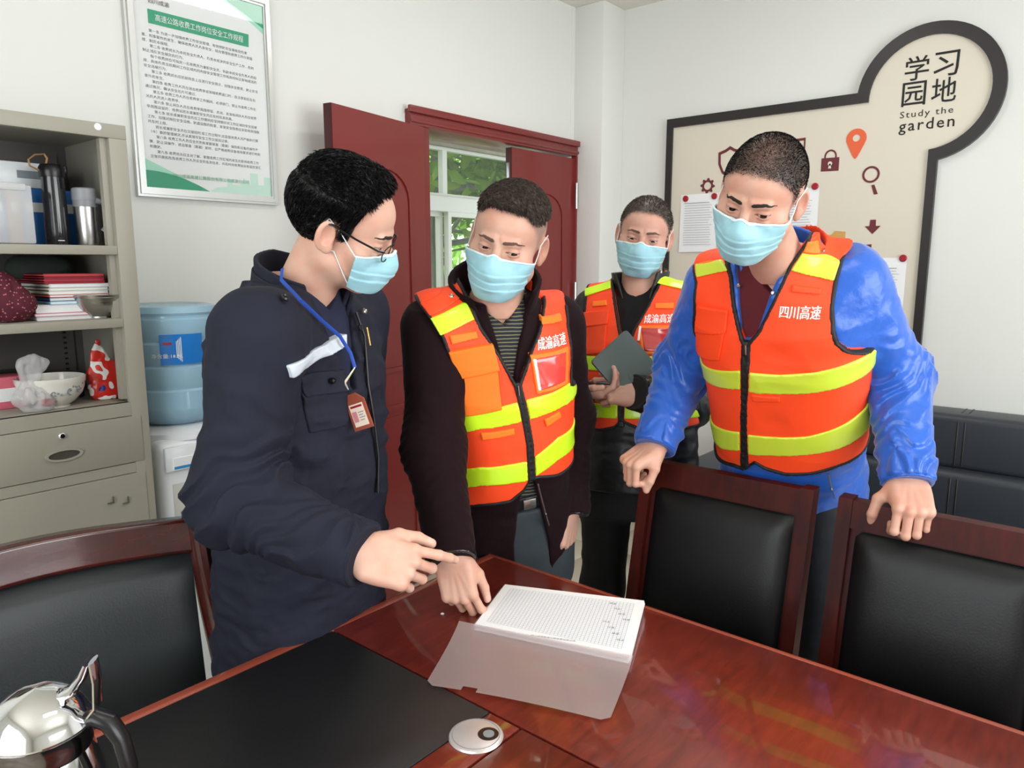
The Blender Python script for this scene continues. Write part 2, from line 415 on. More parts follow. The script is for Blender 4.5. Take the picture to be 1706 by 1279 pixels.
# garden
M['grass'] = mat('grass', srgb(120, 150, 80), 0.9, vary=(3, 0.3, (1, 1, 1)))
M['bark'] = mat('tree_bark', srgb(110, 108, 92), 0.9, bump=(20, 0.8, 0.02), vary=(4, 0.3, (3, 3, 0.5)))
M['leaf'] = mat('tree_leaf', srgb(116, 138, 60), 0.8, spec=.1, vary=(2, 0.5, (1, 1, 1)))
M['leaf2'] = mat('light_leaf', srgb(176, 220, 100), 0.8, spec=.1, vary=(2, 0.35, (1, 1, 1)))
structure(B('ground', (-2, YC+0.2, -0.5), (26, 26, -0.3), M['grass']))
rnd = random.Random(5)
def tree(x, y, label, seed, leaves, cz, cr, lm, size, trunkr=0.16, h=3.4):
    rr = random.Random(seed)
    e = empty('tree', (x, y, -0.3), label, 'tree')
    MB().tube([(x, y, -0.4), (x+.05, y, 0.8), (x-.02, y+.05, 1.8), (x+.08, y, h)], [trunkr*1.15, trunkr, trunkr*.9, trunkr*.6], 12).build('trunk', M['bark'], e, True)
    b = MB()
    for k in range(16):
        a = rr.uniform(0, 6.28); z0 = rr.uniform(1.5, h-.2); L = rr.uniform(0.8, 1.9)
        p0 = Vector((x, y, z0)); d_ = Vector((math.cos(a), math.sin(a), rr.uniform(-.15, .6))); p1 = p0+d_*L*.5+Vector((0, 0, .05)); p2 = p0+d_*L
        b.tube([p0, p1, p2], [.035, .022, .008], 6)
    b.build('branch', M['bark'], e, True)['kind'] = 'stuff'
    v, f = [], []
    for k in range(leaves):
        a = rr.uniform(0, 6.28); q = rr.uniform(0.15, 1)**.6*cr; z = cz[0]+(cz[1]-cz[0])*rr.random()
        p = Vector((x+q*math.cos(a), y+q*math.sin(a), z))
        d1 = Vector((rr.gauss(0, 1), rr.gauss(0, 1), rr.gauss(-.4, .6))).normalized(); s_ = d1.orthogonal().normalized()
        s_ = Matrix.Rotation(rr.uniform(0, 6.28), 3, d1) @ s_; up = d1.cross(s_)
        Lf = size*rr.uniform(.7, 1.3); W = Lf*.2
        i = len(v)
        v += [p, p+d1*Lf*.35+s_*W-up*.01, p+d1*Lf*.35-s_*W-up*.01, p+d1*Lf*.75+s_*W*.8, p+d1*Lf*.75-s_*W*.8, p+d1*Lf-up*.02]
        f += [(i, i+1, i+3, i+5, i+4, i+2)]
    o = meshobj('foliage', v, f, lm, e); o['kind'] = 'stuff'
tree(5.84, 6.0, 'tree with a thick grey trunk just outside the corridor window', 3, 2200, (2.15, 4.2), 1.7, M['leaf'], 0.24, 0.085)
tree(8.2, 7.2, 'large leaved tree seen through the upper window panes', 4, 1300, (1.7, 4.6), 2.2, M['leaf'], 0.22, 0.1)
tree(7.6, 9.4, 'light green tree behind the white fence', 9, 1500, (0.9, 4.4), 2.3, M['leaf2'], 0.22, 0.1)
tree(12.5, 12.5, 'far light green tree beyond the white fence', 12, 1300, (0.2, 5.5), 3.2, M['leaf2'], 0.34, 0.12)
f_ = empty('fence', (8, 8.3, -0.3), 'white railing fence outside the corridor window', 'fence')
for k in range(46):
    x = 5.2+k*0.13
    B('picket', (x, 8.28, -0.3), (x+0.035, 8.31, 0.86), M['winwhite'], f_)
for z in (0.0, 0.72): B('rail', (5.1, 8.27, z), (11.3, 8.32, z+0.05), M['winwhite'], f_)
# ------------------------------------------------------------------ board on the east wall
XBd = XR-0.025
fnB = lambda y, z, t: (XR-t, y, z)      # t = distance from wall
bd = empty('notice_board', (XR, 1.37, 1.0), 'cream notice board with black frame and round top corner on the white wall', 'notice board')
CY, CZ, RO, RI = 0.775, 2.176, 0.2865, 0.237
def outline(r, left, top, right, bottom):
    # from left-bottom up, along the top, round the circle, down the right side
    p = [(left, bottom), (left, top)]
    a0 = math.atan2(top-CZ, math.sqrt(max(r*r-(top-CZ)**2, 0)))      # y grows to the left of the picture
    a1 = math.acos(max(-1, min(1, (right-CY)/r)))
    # angle measured from +Y axis towards +Z ; go from a0 up over to the right side and down to -a1
    n = 40
    for k in range(n+1):
        a = a0+(2*math.pi-a1-a0)*k/n; p.append((CY+r*math.cos(a), CZ+r*math.sin(a)))
    p.append((right, bottom))
    return p
BZ = 1.02
outer = outline(RO, 2.018, 2.215, 0.716, BZ)
inner = outline(RI, 1.984, 2.170, 0.752, BZ+0.05)
MB().prism(inner, fnB, 0.002, 0.016).build('panel', M['cream'], bd)
MB().ringprism(outer, inner, fnB, 0.0, 0.03).build('frame', M['frameblack'], bd)
TP = 0.0175
ux, uy = (0, -1, 0), (0, 0, 1)
def btext(s, y, z, size, m=M['ink'], **k): return text('lettering', s, (XR-TP, y, z), ux, uy, size, m, bd, **k)
for ch, y, z in (('学', .826, 2.287), ('习', .714, 2.287), ('园', .830, 2.182), ('地', .715, 2.182)):
    btext(ch, y, z, 0.1, fit=(0.094, 0.1), offset=0.0006)
btext('Study the', 0.776, 2.094, 0.05, fit=(0.205, 0.036), spacing=1.2)
btext('garden', 0.772, 2.044, 0.06, fit=(0.215, 0.062), spacing=1.2, offset=0.0004)
def icon(name, poly, m, t=0.002): return MB().prism(poly, fnB, 0.016, 0.016+t).build(name, m, bd)
def ringicon(name, o_, i_, m): return MB().ringprism(o_, i_, fnB, 0.016, 0.0185).build(name, m, bd)
circ = lambda y, z, r, n=28, a0=0: [(y+r*math.cos(a0+2*math.pi*k/n), z+r*math.sin(a0+2*math.pi*k/n)) for k in range(n)]
# location pin
n = 28; o_ = []
for k in range(n):
    a = 2*math.pi*k/n; y, z = 1.054+.044*math.cos(a), 2.018+.044*math.sin(a)
    if math.sin(a) < -0.3: s_ = (-math.sin(a)-.3)/.7; z -= 0.045*s_; y = 1.054+(y-1.054)*(1-s_*.55)
    o_.append((y, z))
ringicon('pin_icon', o_, circ(1.054, 2.021, .016, n), M['orange'])
# padlock
icon('padlock_icon', [(1.203, 1.884), (1.123, 1.882), (1.123, 1.943), (1.203, 1.944)], M['maroon'])
arc = lambda r, nn=12: [(1.163+r*math.cos(math.pi*k/nn), 1.95+r*1.1*math.sin(math.pi*k/nn)) for k in range(nn+1)]
icon('padlock_shackle', [(1.163+.028, 1.943)]+arc(.028)+[(1.163-.028, 1.943), (1.163-.021, 1.943)]+arc(.021)[::-1]+[(1.163+.021, 1.943)], M['maroon'])
icon('keyhole_icon', circ(1.163, 1.917, .010, 14), M['cream'], 0.0035); icon('keyhole_icon', [(1.170, 1.895), (1.156, 1.895), (1.160, 1.916), (1.166, 1.916)], M['cream'], 0.0035)
ringicon('magnifier_icon', circ(.980, 1.854, .037), circ(.980, 1.854, .028), M['maroon'])
icon('magnifier_handle', [(.975, 1.806), (.962, 1.808), (.945, 1.766), (.961, 1.764)], M['maroon'])
icon('arrow_icon', [(.968, 1.652), (.944, 1.652), (.943, 1.624), (.922, 1.624), (.955, 1.588), (.990, 1.624), (.970, 1.624)], M['maroon'])
gear = []
for k in range(32):
    r_ = .040 if (k % 4) in (0, 1) else .030
    gear.append((1.775+r_*math.cos(2*math.pi*k/32), 1.856+r_*math.sin(2*math.pi*k/32)))
ringicon('gear_icon', gear, circ(1.775, 1.856, .020, 32), M['maroon'])
sh = [(1.722, 2.018), (1.685, 2.03), (1.660, 2.045), (1.635, 2.03), (1.598, 2.018), (1.60, 1.96), (1.62, 1.915), (1.66, 1.885), (1.70, 1.915), (1.72, 1.96)]
ringicon('shield_icon', sh, [(1.66+(y-1.66)*.8, 1.965+(z-1.965)*.8) for y, z in sh], M['maroon'])
ph = [(1.345, 2.045), (1.283, 2.047), (1.283, 1.93), (1.345, 1.93)]
ringicon('phone_icon', ph, [(1.314+(y-1.314)*.78, 1.988+(z-1.988)*.8) for y, z in ph], M['maroon'])
icon('folder_icon', [(1.18, 1.53), (1.072, 1.53), (1.072, 1.602), (1.12, 1.607), (1.135, 1.59), (1.18, 1.587)], M['amber'])
icon('square_icon', [(1.04, 1.47), (.955, 1.47), (.955, 1.542), (1.04, 1.535)], M['maroon'])
def sheet(y0, y1, z0, z1, label, mags, nl, seed, title=True):   # y0 > y1
    e = empty('paper_sheet', (XR-0.017, (y0+y1)/2, z0), label, 'paper', 'sheets pinned to the notice board')
    rr = random.Random(seed); W = y0-y1; n = 10; v, f = [], []
    for j in range(n+1):
        for i in range(7):
            u, q = i/6, j/n
            v.append((XR-0.0185-0.006*math.sin(math.pi*u)**2*(1-q)-0.010*(1-q)**2*abs(u-.5), y0-W*u, z0+(z1-z0)*q))
    for j in range(n):
        for i in range(6): a = j*7+i; f.append((a, a+1, a+8, a+7))
    o = meshobj('sheet', v, f, M['paper'], e, True)
    v, f = [], []
    for k in range(nl):
        z = z1-(z1-z0)*(.16+.76*k/nl); a = y0-W*(.12+.02*rr.random()); b = y0-W*(.88-.1*rr.random())
        x = XR-0.027-0.006; i = len(v); h = .0016 if k else .003
        v += [(x, a, z), (x, b, z), (x, b, z+h), (x, a, z+h)]; f.append((i, i+1, i+2, i+3))
    meshobj('printed_lines', [(c[0]+.004, c[1], c[2]) for c in v], f, M['greyink'], e)
    for (y, z) in mags:
        m = MB().lathe([(.014, 0), (.016, .003), (.016, .007), (.012, .010)], (XR-.019, y, z), 18, (-1, 0, 0)).build('magnet', M['magnet'], None, True)
        tag(m, 'round red magnet', 'magnet', 'red magnets on the notice board')
        MAGS.append((m, y, z))
MAGS = []
sheet(1.925, 1.712, 1.517, 1.818, 'white printed sheet on the board beside the back man and under the gear icon', [(1.895, 1.797), (1.732, 1.801)], 18, 1)
sheet(1.41, 1.203, 1.512, 1.812, 'white printed sheet on the board partly behind the head of the man in blue', [(1.223, 1.817), (1.385, 1.815)], 18, 2)
sheet(1.01, 0.802, 1.18, 1.480, 'white printed sheet low on the board by the blue jacket shoulder', [(.817, 1.478), (.99, 1.48)], 18, 3)
ml = {0: 'red magnet at the outer corner of the sheet under the gear icon', 1: 'red magnet just below the gear icon', 2: 'red magnet beside the head of the man in blue below the padlock icon',
      3: 'red magnet hidden behind the head of the man in blue', 4: 'red magnet closest to the black frame above the blue shoulder', 5: 'red magnet hidden behind the blue shoulder'}
for k, (m, y, z) in enumerate(MAGS): m['label'] = ml[k]

# ------------------------------------------------------------------ framed rules poster on the north wall
PX0, PX1, PZ0, PZ1, PY = 1.087, 1.597, 1.668, 2.385, YW
ps = empty('framed_poster', (1.34, YW, PZ0), 'silver framed poster of printed rules in green and white above the water cooler', 'poster')
fnP = lambda x, z, t: (x, YW-t, z)
rect = lambda a, b, c, d_: [(a, c), (b, c), (b, d_), (a, d_)]
MB().prism(rect(PX0+.01, PX1-.01, PZ0+.01, PZ1-.01), fnP, 0.0, 0.012).build('sheet', M['posterp'], ps)
o_, i_ = rect(PX0, PX1, PZ0, PZ1), rect(PX0+.029, PX1-.026, PZ0+.030, PZ1-.030)
pf = MB().ringprism(o_, i_, fnP, 0.0, 0.020).build('frame', M['alu'], ps)
i2 = rect(PX0+.008, PX1-.008, PZ0+.008, PZ1-.008); i3 = rect(PX0+.022, PX1-.020, PZ0+.022, PZ1-.022)
MB().ringprism(i2, i3, fnP, 0.020, 0.026).build('frame_ridge', M['alu'], pf)
def pp(name, poly, m, t=0.013): return MB().prism(poly, fnP, 0.012, t).build(name, m, ps)
IX0, IX1, IZ0, IZ1 = PX0+.029, PX1-.026, PZ0+.030, PZ1-.030
def curve(pts, n=14):        # quadratic through 3
    (a, b, c) = pts; return [((1-t)**2*a[0]+2*t*(1-t)*b[0]+t*t*c[0], (1-t)**2*a[1]+2*t*(1-t)*b[1]+t*t*c[1]) for t in [k/n for k in range(n+1)]]
pp('green_swoosh', curve([(1.355, IZ1), (1.46, 2.335), (IX1, 2.262)])+[(IX1, IZ1)], M['green2'], .0126)
pp('green_swoosh', curve([(1.395, IZ1), (1.47, 2.33), (IX1, 2.282)])+[(IX1, IZ1)], M['green'], .0132)
pp('green_swoosh', curve([(IX0, 1.79), (1.20, 1.755), (1.335, IZ0)])+[(IX0, IZ0)], M['green2'], .0126)
pp('green_swoosh', curve([(IX0, 1.752), (1.22, 1.755), (1.335, IZ0)])+[(IX0, IZ0)], M['green'], .0130)
pp('skyline_print', [(1.33, IZ0), (IX1, IZ0), (IX1, 1.765), (1.545, 1.765), (1.545, 1.735), (1.52, 1.735), (1.52, 1.775), (1.49, 1.775), (1.49, 1.73), (1.465, 1.755), (1.45, 1.73), (1.42, 1.73), (1.42, 1.745), (1.40, 1.745), (1.40, 1.72), (1.36, 1.715)], mat('skyline_print', srgb(196, 228, 214), .5), .0124)
pp('title_band', [(1.163, 2.207), (1.510, 2.207), (1.512, 2.249), (1.163, 2.249)], M['green'], .0145)
uxP = (1, 0, 0)
def ptext(s, x, z, size, m, **k): return text('lettering', s, (x, YW-.0152, z), uxP, (0, 0, 1), size, m, ps, **k)
ptext('高速公路收费工作岗位安全工作规程', 1.337, 2.228, 0.02, M['paper'], fit=(0.305, 0.0215))
ptext('四川成渝', 1.20, 2.275, 0.016, M['ink'], fit=(0.066, 0.015))
ptext('四川成渝高速公路股份有限公司成渝分公司', 1.345, 1.742, 0.014, M['green'], fit=(0.275, 0.0125))
lines = '''　　第一条 为进一步加强收费工作安全管理，有效预防安全事故及危害
害、刑事案件的发生，确保收费人员人身安全，结合管理处收费工作分类管
理，制定本规程。
　　第二条 收费班长为本班安全负责人，负责本班次的安全生产工作，及时
制止违反安全规定的行为。
　　每个收费岗位可指定一名收费员为兼职安全员，协助本班安全负责人的指
挥，具体负责当班期间工作区域内的内部安全管理工作和及时纠正影响或违的
安全违规行为。
　　第三条 收费班长应班前岗会上应进行安全提示，加强安全教育，防止安全
意外的发生。
　　第四条 收费工作人员在进出收费亭或穿越收费道口时，应注意前后左右
通过情况，确认安全后方可通过。
　　第五条 收费工作人员在收费亭工作期间，必须锁门，禁止与收费工作无
关的人员进入收费亭。
　　第六条 禁止闲杂人员在收费亭周围停留，走动，发现有闲杂人员在收费
亭周围逗留的，收费站班长或兼职安全员应及时将其劝离。
　　第七条 班长或兼职安全员在工作期间应坚持做好对工作区域的安全巡视
工作，加强对岗位安全设施、防盗设施的检查，发现安全隐患应采取有效措施
并及时上报。
　　班长或兼职安全员在交接班时,或工作过程中,应监督收费人员严格执行票
（卡）款的管理规定,并认真填写安全工作交接班记录。
　　第八条 收费工作人员应全员熟练掌握现金（票据）保险柜设备的操作步
骤，防止误操作，进出现金（票据）房时，应严格按照设备使用要求进行布防
和撤防。
　　第九条 收费班长应主动了解、掌握收费工作区域内发生的影响收费工作
正常开展和危及收费工作人员安全的各类信息，并及时向收费站长和监控室汇'''.split('\n')
body = '\n'.join(lines)
v, f = textmesh(body, 0.0106, res=1, align='LEFT', line=1.45)
x0, x1, z0, z1 = v[:, 0].min(), v[:, 0].max(), v[:, 1].min(), v[:, 1].max()
v[:, 0] = 1.138+(v[:, 0]-x0)/(x1-x0)*0.40; v[:, 1] = 1.792+(v[:, 1]-z0)/(z1-z0)*0.398
meshobj('printed_rules', np.c_[v[:, 0], np.full(len(v), YW-.0128), v[:, 1]], f, mat('grey_print', srgb(84, 88, 92), .7), ps)
B('glazing', (IX0, YW-.018, IZ0), (IX1, YW-.0165, IZ1), M['pglass'], ps)

# ------------------------------------------------------------------ conference table
TZ = 0.75
TX1, TY1, TX0, TY0 = 1.283, 1.150, 0.19, -1.6
JX, JY0, JY1 = 0.797, 0.652, 0.715
tb = empty('conference_table', (0.74, 0, 0), 'large glossy red-brown conference table with black inset pad', 'table')
t_ = .03
def slab(name, x0, x1, y0, y1, m, z=TZ, zb=TZ-t_, bev=0.0015):
    return MB().box((x0, y0, zb), (x1, y1, z), bev).build(name, m, tb, True)
g = .0022
slab('edge_border', JX+g, TX1-.012, -1.6, TY1-.012, M['table'])
slab('edge_strip', TX1-.0125, TX1, -1.6, TY1, M['edge'], TZ+.0005, TZ-.055, .003)
slab('edge_strip', TX0, TX1-.0125, TY1-.026, TY1, M['edge'], TZ+.0005, TZ-.055, .003)
slab('cross_panel', TX0, JX-g, JY0+g, JY1, M['table2'])
slab('centre_panel', TX0, JX-g, -.25, JY0-g, M['table'])
slab('leather_pad', TX0, JX-g, JY1+.001, TY1-.027, M['pad'], TZ+.0012)
slab('centre_panel', TX0, JX-g, -1.6, -.25-2*g, M['table2'])
B('substrate', (TX0+.01, -1.58, TZ-.045), (TX1-.015, TY1-.03, TZ-t_+.001), M['joint'], tb)
B('joint_strip', (JX-g, -1.58, TZ-.03), (JX+g, TY1-.028, TZ-.006), M['joint'], tb)
B('joint_strip', (TX0, JY0-g, TZ-.03), (JX-g, JY0+g, TZ-.006), M['joint'], tb)
B('joint_strip', (TX0, -.25-2*g, TZ-.03), (JX-g, -.25, TZ-.006), M['joint'], tb)
for y in (-1.35, .85): MB().box((.42, y-.03, 0), (1.0, y+.03, TZ-.045), .004).build('pedestal', M['table'], tb, True)
B('modesty_panel', (.69, -1.3, .12), (.72, .82, TZ-.046), M['table'], tb)
gc = atz(793, 1226, TZ)
gr = MB().lathe([(.0, .0035), (.0375, .0035), (.040, .0025), (.0415, 0)], (gc[0], gc[1], TZ+.0002), 40, cap=False).build('cable_grommet', mat('grommet_silver', srgb(200, 192, 190), .3, metal=.4), tb, True)
lab(gr, 'silver round cable grommet')
MB().lathe([(0, .0001), (.016, .0001)], (gc[0]+.012, gc[1]-.014, TZ+.0038), 24, cap=False).build('cable_hole', M['blackp'], gr)
MB().lathe([(.0085, 0), (.0085, .0012)], (gc[0]+.012, gc[1]-.015, TZ+.004), 18).build('hole_plug', M['greyp'], gr, True)
MB().ringprism(circ(gc[0], gc[1], .0365, 40), circ(gc[0], gc[1], .0355, 40), lambda a, b, t: (a, b, TZ+t), .0036, .0042).build('rim_groove', M['greyp'], gr)

# ------------------------------------------------------------------ ledger on the table
lg = empty('attendance_ledger', (1.1, .8, TZ), 'open ledger with grid ruled white pages on the table near the hands', 'ledger')
q = [np.array(a) for a in ((1.150, .988), (1.276, .716), (1.062, .622), (.975, .915))]   # TL TR BR BL of the page block
def qp(u, v_, z): p = q[0]*(1-u)*(1-v_)+q[1]*u*(1-v_)+q[2]*u*v_+q[3]*(1-u)*v_; return (p[0], p[1], z)
for k in range(7):
    o2 = .0008*((k*7) % 5-2)
    MB().prism([(0, 0), (1, 0), (1, 1), (0, 1)], lambda u, v_, t, o2=o2: tuple(np.array(qp(u, v_, t))+np.array([o2, -o2*.7, 0])), TZ+.0015+k*.0016, TZ+.0028+k*.0016).build('page', M['paper'], lg)
zt = TZ+.0015+7*.0016
v, f = [], []
def strip(u0, v0, u1, v1, w):
    a, b = np.array(qp(u0, v0, zt)), np.array(qp(u1, v1, zt)); d_ = b-a; nn = np.array([-d_[1], d_[0], 0]); nn = nn/np.linalg.norm(nn)*w/2
    i = len(v); v.extend([a-nn, b-nn, b+nn, a+nn]); f.append((i, i+1, i+2, i+3))
for k in range(38): strip(.06+.88*k/37, .09, .06+.88*k/37, .90, .0005)
for k in range(27): strip(.06, .09+.81*k/26, .94, .09+.81*k/26, .0005)
meshobj('ruled_grid', v, f, mat('grid_ink', srgb(140, 152, 175), .7), lg)
ax = (q[1]-q[0]); ax = ax/np.linalg.norm(ax); ay = (q[0]-q[3]); ay = ay/np.linalg.norm(ay)
text('lettering', '四川成渝高速公路收费站登记表', qp(.52, .955, zt+.0001), (ax[0], ax[1], 0), (ay[0], ay[1], 0), .007, M['greyink'], lg, fit=(.085, .006))
cols = '\n'.join('一二三四五六七八'[k % 8]+'合' for k in range(14))
rr = random.Random(8)
for k in range(8):
    text('handwriting', '计'+'正上王'[k % 3], qp(.80+.04*(k % 4), .14+.09*k, zt+.0001), (ax[0], ax[1], 0), (ay[0], ay[1], 0), .0075, M['ink'], lg)
M['film'] = milky('frosted_film', srgb(186, 170, 170), .50, (1, .97, .96, 1), .35)
cq = [np.array(a) for a in ((.962, .945), (1.068, .618), (.893, .556), (.778, .846))]
def cpt(u, v_): return cq[0]*(1-u)*(1-v_)+cq[1]*u*(1-v_)+cq[2]*u*v_+cq[3]*(1-u)*v_
v, f = [], []; NU, NV = 24, 16
for j in range(NV+1):
    for i in range(NU+1):
        u, w_ = i/NU, j/NV
        p = cpt(u, w_); z = TZ+.0028+.012*math.exp(-w_*5)*(1) + .006*w_**3*math.sin(math.pi*(u*.9+.1))+.003*math.sin(u*5)*w_*(1-w_)
        v.append((p[0], p[1], z))
for j in range(NV):
    for i in range(NU):
        if j == NV-1 and i in (5, 6): continue        # thumb notch
        if j == NV-1 and i in (0, NU-1): a = j*(NU+1)+i; f.append((a, a+1, a+NU+2) if i == 0 else (a, a+1, a+NU+1)); continue
        a = j*(NU+1)+i; f.append((a, a+1, a+NU+2, a+NU+1))
lab(meshobj('plastic_cover', v, f, M['film'], lg, True), 'frosted clear plastic cover folded towards the camera')
v = [tuple(a) for a in (qp(-.035, -.02, TZ+.001), qp(1.0, -.03, TZ+.001), qp(1.01, 1.02, TZ+.001), qp(-.035, 1.02, TZ+.001))]
meshobj('back_cover', v, [(0, 1, 2, 3)], M['film'], lg)
tag(MB().lathe([(0, 0), (.004, 0), (.003, .0008)], tuple(atz(737, 1022, TZ+.0006)), 10, cap=False).build('paper_scrap', M['paper'], None, True), 'tiny white paper scrap on the table below the pointing hand', 'scrap')

# ------------------------------------------------------------------ chairs at the long side of the table
def meeting_chair(px_left_y, px_right_y, X0, label):
    yl, yr = px_left_y, px_right_y; w = yl-yr; zt = .95
    e = empty('meeting_chair', (X0, (yl+yr)/2, 0), label, 'chair', 'meeting chairs along the table')
    rake = .10     # top is further from the table
    xat = lambda z: X0-rake*(zt-z)/.5 if z > .45 else X0-rake
    post = .029
    for s, y in ((0, yl-post), (1, yr)):
        p = [(xat(.45)+.0, 0), (xat(.45)+.045, 0), (xat(.45)+.045, .45), (xat(zt)+.04, zt), (xat(zt), zt), (xat(.45), .45)]
        MB().prism(p, lambda a, b, t, y=y: (a, y+t, b), 0, post).build('back_post', M['cwood'], e)
    def sl(z0, z1, dx0, dx1, y0, y1, bev=.004):
        n = MB(); 
        pr = [(xat(z0)+dx0, z0), (xat(z0)+dx1, z0), (xat(z1)+dx1, z1), (xat(z1)+dx0, z1)]
        return n.prism(pr, lambda a, b, t: (a, t, b), y0, y1)
    sl(zt-.062, zt-.004, .004, .036, yr+post, yl-post).build('top_rail', M['cwood'], e)
    sl(.50, .545, .004, .036, yr+post, yl-post).build('lower_rail', M['cwood'], e)
    sl(.545, zt-.062, .016, .034, yr+post, yl-post).build('back_board', M['cwood'], e)
    # padded front: domed grid
    v, f = [], []; NU, NV = 22, 22; y0, y1, z0, z1 = yl-post-.008, yr+post+.008, .548, zt-.066
    for j in range(NV+1):
        for i in range(NU+1):
            u, t = i/NU, j/NV; e1 = min(u, 1-u)*w; e2 = min(t, 1-t)*.34; dd = min(e1, e2)
            z = z0+(z1-z0)*t
            puff = .022*(1-math.exp(-dd/.022)) + .004*math.sin(u*3.1)*math.sin(t*3.1)
            v.append((xat(z)+.018-puff, y0+(y1-y0)*u, z))
    for j in range(NV):
        for i in range(NU): a = j*(NU+1)+i; f.append((a, a+1, a+NU+2, a+NU+1))
    meshobj('back_pad', v, f, M['leather'], e, True)
    MB().box((X0-.54, yr+.01, .40), (X0-.085, yl-.01, .47), .02, seg=3).build('seat', M['leather'], e, True)
    MB().box((X0-.53, yr+.015, .35), (X0-.08, yl-.015, .405), .004).build('seat_frame', M['cwood'], e, True)
    for y in (yr+.01, yl-.05): MB().box((X0-.53, y, 0), (X0-.49, y+.04, .36), .004).build('leg', M['cwood'], e, True)
    return e
c1 = atz(1075, 768, .95); c1b = atz(1357, 806, .95); c2 = atz(1400, 825, .95)
meeting_chair(.944, .508, 1.655, 'wooden black leather meeting chair with its full back showing, fist over its corner')
meeting_chair(.452, .034, 1.645, 'wooden framed black leather meeting chair cut off by the picture edge, under the gripping fist')

# curved chair at the table end
def curved_chair():
    e = empty('armchair', (.4, 1.4, 0), 'dark wooden armchair with curved top rail and black leather back at the table end', 'chair')
    x0, x1 = .035, .665; Y0 = 1.36
    zt = lambda u: .968+.014*math.sin(math.pi*u)
    bow = lambda u: .055*math.sin(math.pi*u)          # back curves away from the sitter
    yb = lambda u, z: Y0 + bow(u) + (z-.5)*.10-.047
    n = 20
    def band(za, zb, t0, t1, name, m, puff=0):
        v, f = [], []; K = 10
        for side in (0, 1):
            for j in range(K+1):
                for i in range(n+1):
                    u = i/n; z = za(u)+(zb(u)-za(u))*j/K
                    ee = min(min(u, 1-u)*.6, min(j, K-j)/K*.4)
                    y = yb(u, z)+(t0-puff*(1-math.exp(-ee/.03)) if side == 0 else t1)
                    v.append((x0+.03+(x1-x0-.06)*u, y, z))
        S = (K+1)*(n+1)
        for side in (0, 1):
            for j in range(K):
                for i in range(n):
                    a = side*S+j*(n+1)+i; q_ = (a, a+1, a+n+2, a+n+1); f.append(q_ if side == 0 else q_[::-1])
        for i in range(n):
            a = i; f.append((a, a+S, a+S+1, a+1)); a = K*(n+1)+i; f.append((a, a+1, a+S+1, a+S))
        return meshobj(name, v, f, m, e, True)
    band(lambda u: .905+.012*math.sin(math.pi*u), zt, -.016, .016, 'top_rail', M['cwood2'])
    band(lambda u: .50, lambda u: .903+.012*math.sin(math.pi*u), -.008, .012, 'back_pad', M['leather2'], .018)
    band(lambda u: .455, lambda u: .50, -.014, .014, 'lower_rail', M['cwood2'])
    for x in (x0+.015, x1-.015):
        pts = []
        for k in range(9):
            z = .982-k*.0615; y = Y0+(z-.5)*.10-.047-.004
            bend = .045*((.982-z)/.5)**1.5
            pts.append((x+(bend if x > .3 else -bend), y-.006+(.006 if k == 0 else 0), z))
        pts += [(pts[-1][0], pts[-1][1], .3), (pts[-1][0], pts[-1][1]+.03, 0)]
        MB().tube(pts, [(.020, .026)]*len(pts), 12, flat=(1, 0, 0)).build('back_post', M['cwood2'], e, True)
        xa = pts[4][0]
        MB().tube([(pts[6][0], pts[6][1], .64), (pts[6][0], 1.24, .66), (pts[6][0], 1.19, .64)], [(.02, .016)]*3, 10, flat=(1, 0, 0)).build('armrest', M['cwood2'], e, True)
        MB().tube([(pts[6][0], 1.19, .64), (pts[6][0], 1.19, 0)], [(.018, .018)]*2, 10).build('leg', M['cwood2'], e, True)
    MB().box((x0+.02, 1.18, .40), (x1-.02, Y0-.02, .455), .02, seg=3).build('seat', M['leather2'], e, True)
curved_chair()

# ------------------------------------------------------------------ sofa against the east wall
sf = empty('sofa', (3.3, 0.35, 0), 'long black leather sofa with piped seams against the white wall', 'sofa')
sy = [1.30, .50, -.30, -1.10]
for a, b in zip(sy, sy[1:]):
    # back cushion: two stacked pads
    if a == sy[0]: MB().box((3.49, sy[-1], .60), (3.70, sy[0], .832), .03, seg=4).build('back_cushion', M['sofa'], sf, True)
    if a == sy[0]: MB().box((3.43, sy[-1], .36), (3.66, sy[0], .605), .035, seg=4).build('lumbar_cushion', M['sofa'], sf, True)
    MB().box((2.86, b+.006, .22), (3.47, a-.006, .42), .04, seg=4).build('seat_cushion', M['sofa'], sf, True)
for y in (.50, -.30):
    for dy in (-.013, .013):
        MB().tube([(3.68, y+dy, .830), (3.56, y+dy, .831), (3.505, y+dy, .822), (3.491, y+dy, .80), (3.489, y+dy, .62)], .0035, 6).tube([(3.48, y+dy, .604), (3.445, y+dy, .594), (3.430, y+dy, .57), (3.429, y+dy, .40)], .0035, 6).build('seam_piping', M['seam'], sf, True)
MB().box((2.88, -1.1, .08), (3.70, 1.3, .25), .02).build('sofa_base', M['sofa'], sf, True)
for y in (1.30, -1.32): MB().box((2.84, y, .08), (3.70, y+.2, .58), .05, seg=4).build('armrest', M['sofa'], sf, True)
for x in (2.95, 3.6):
    for y in (-1.2, 1.4): MB().lathe([(.02, 0), (.025, .085)], (x, y, 0), 12).build('foot', M['chrome'], sf, True)

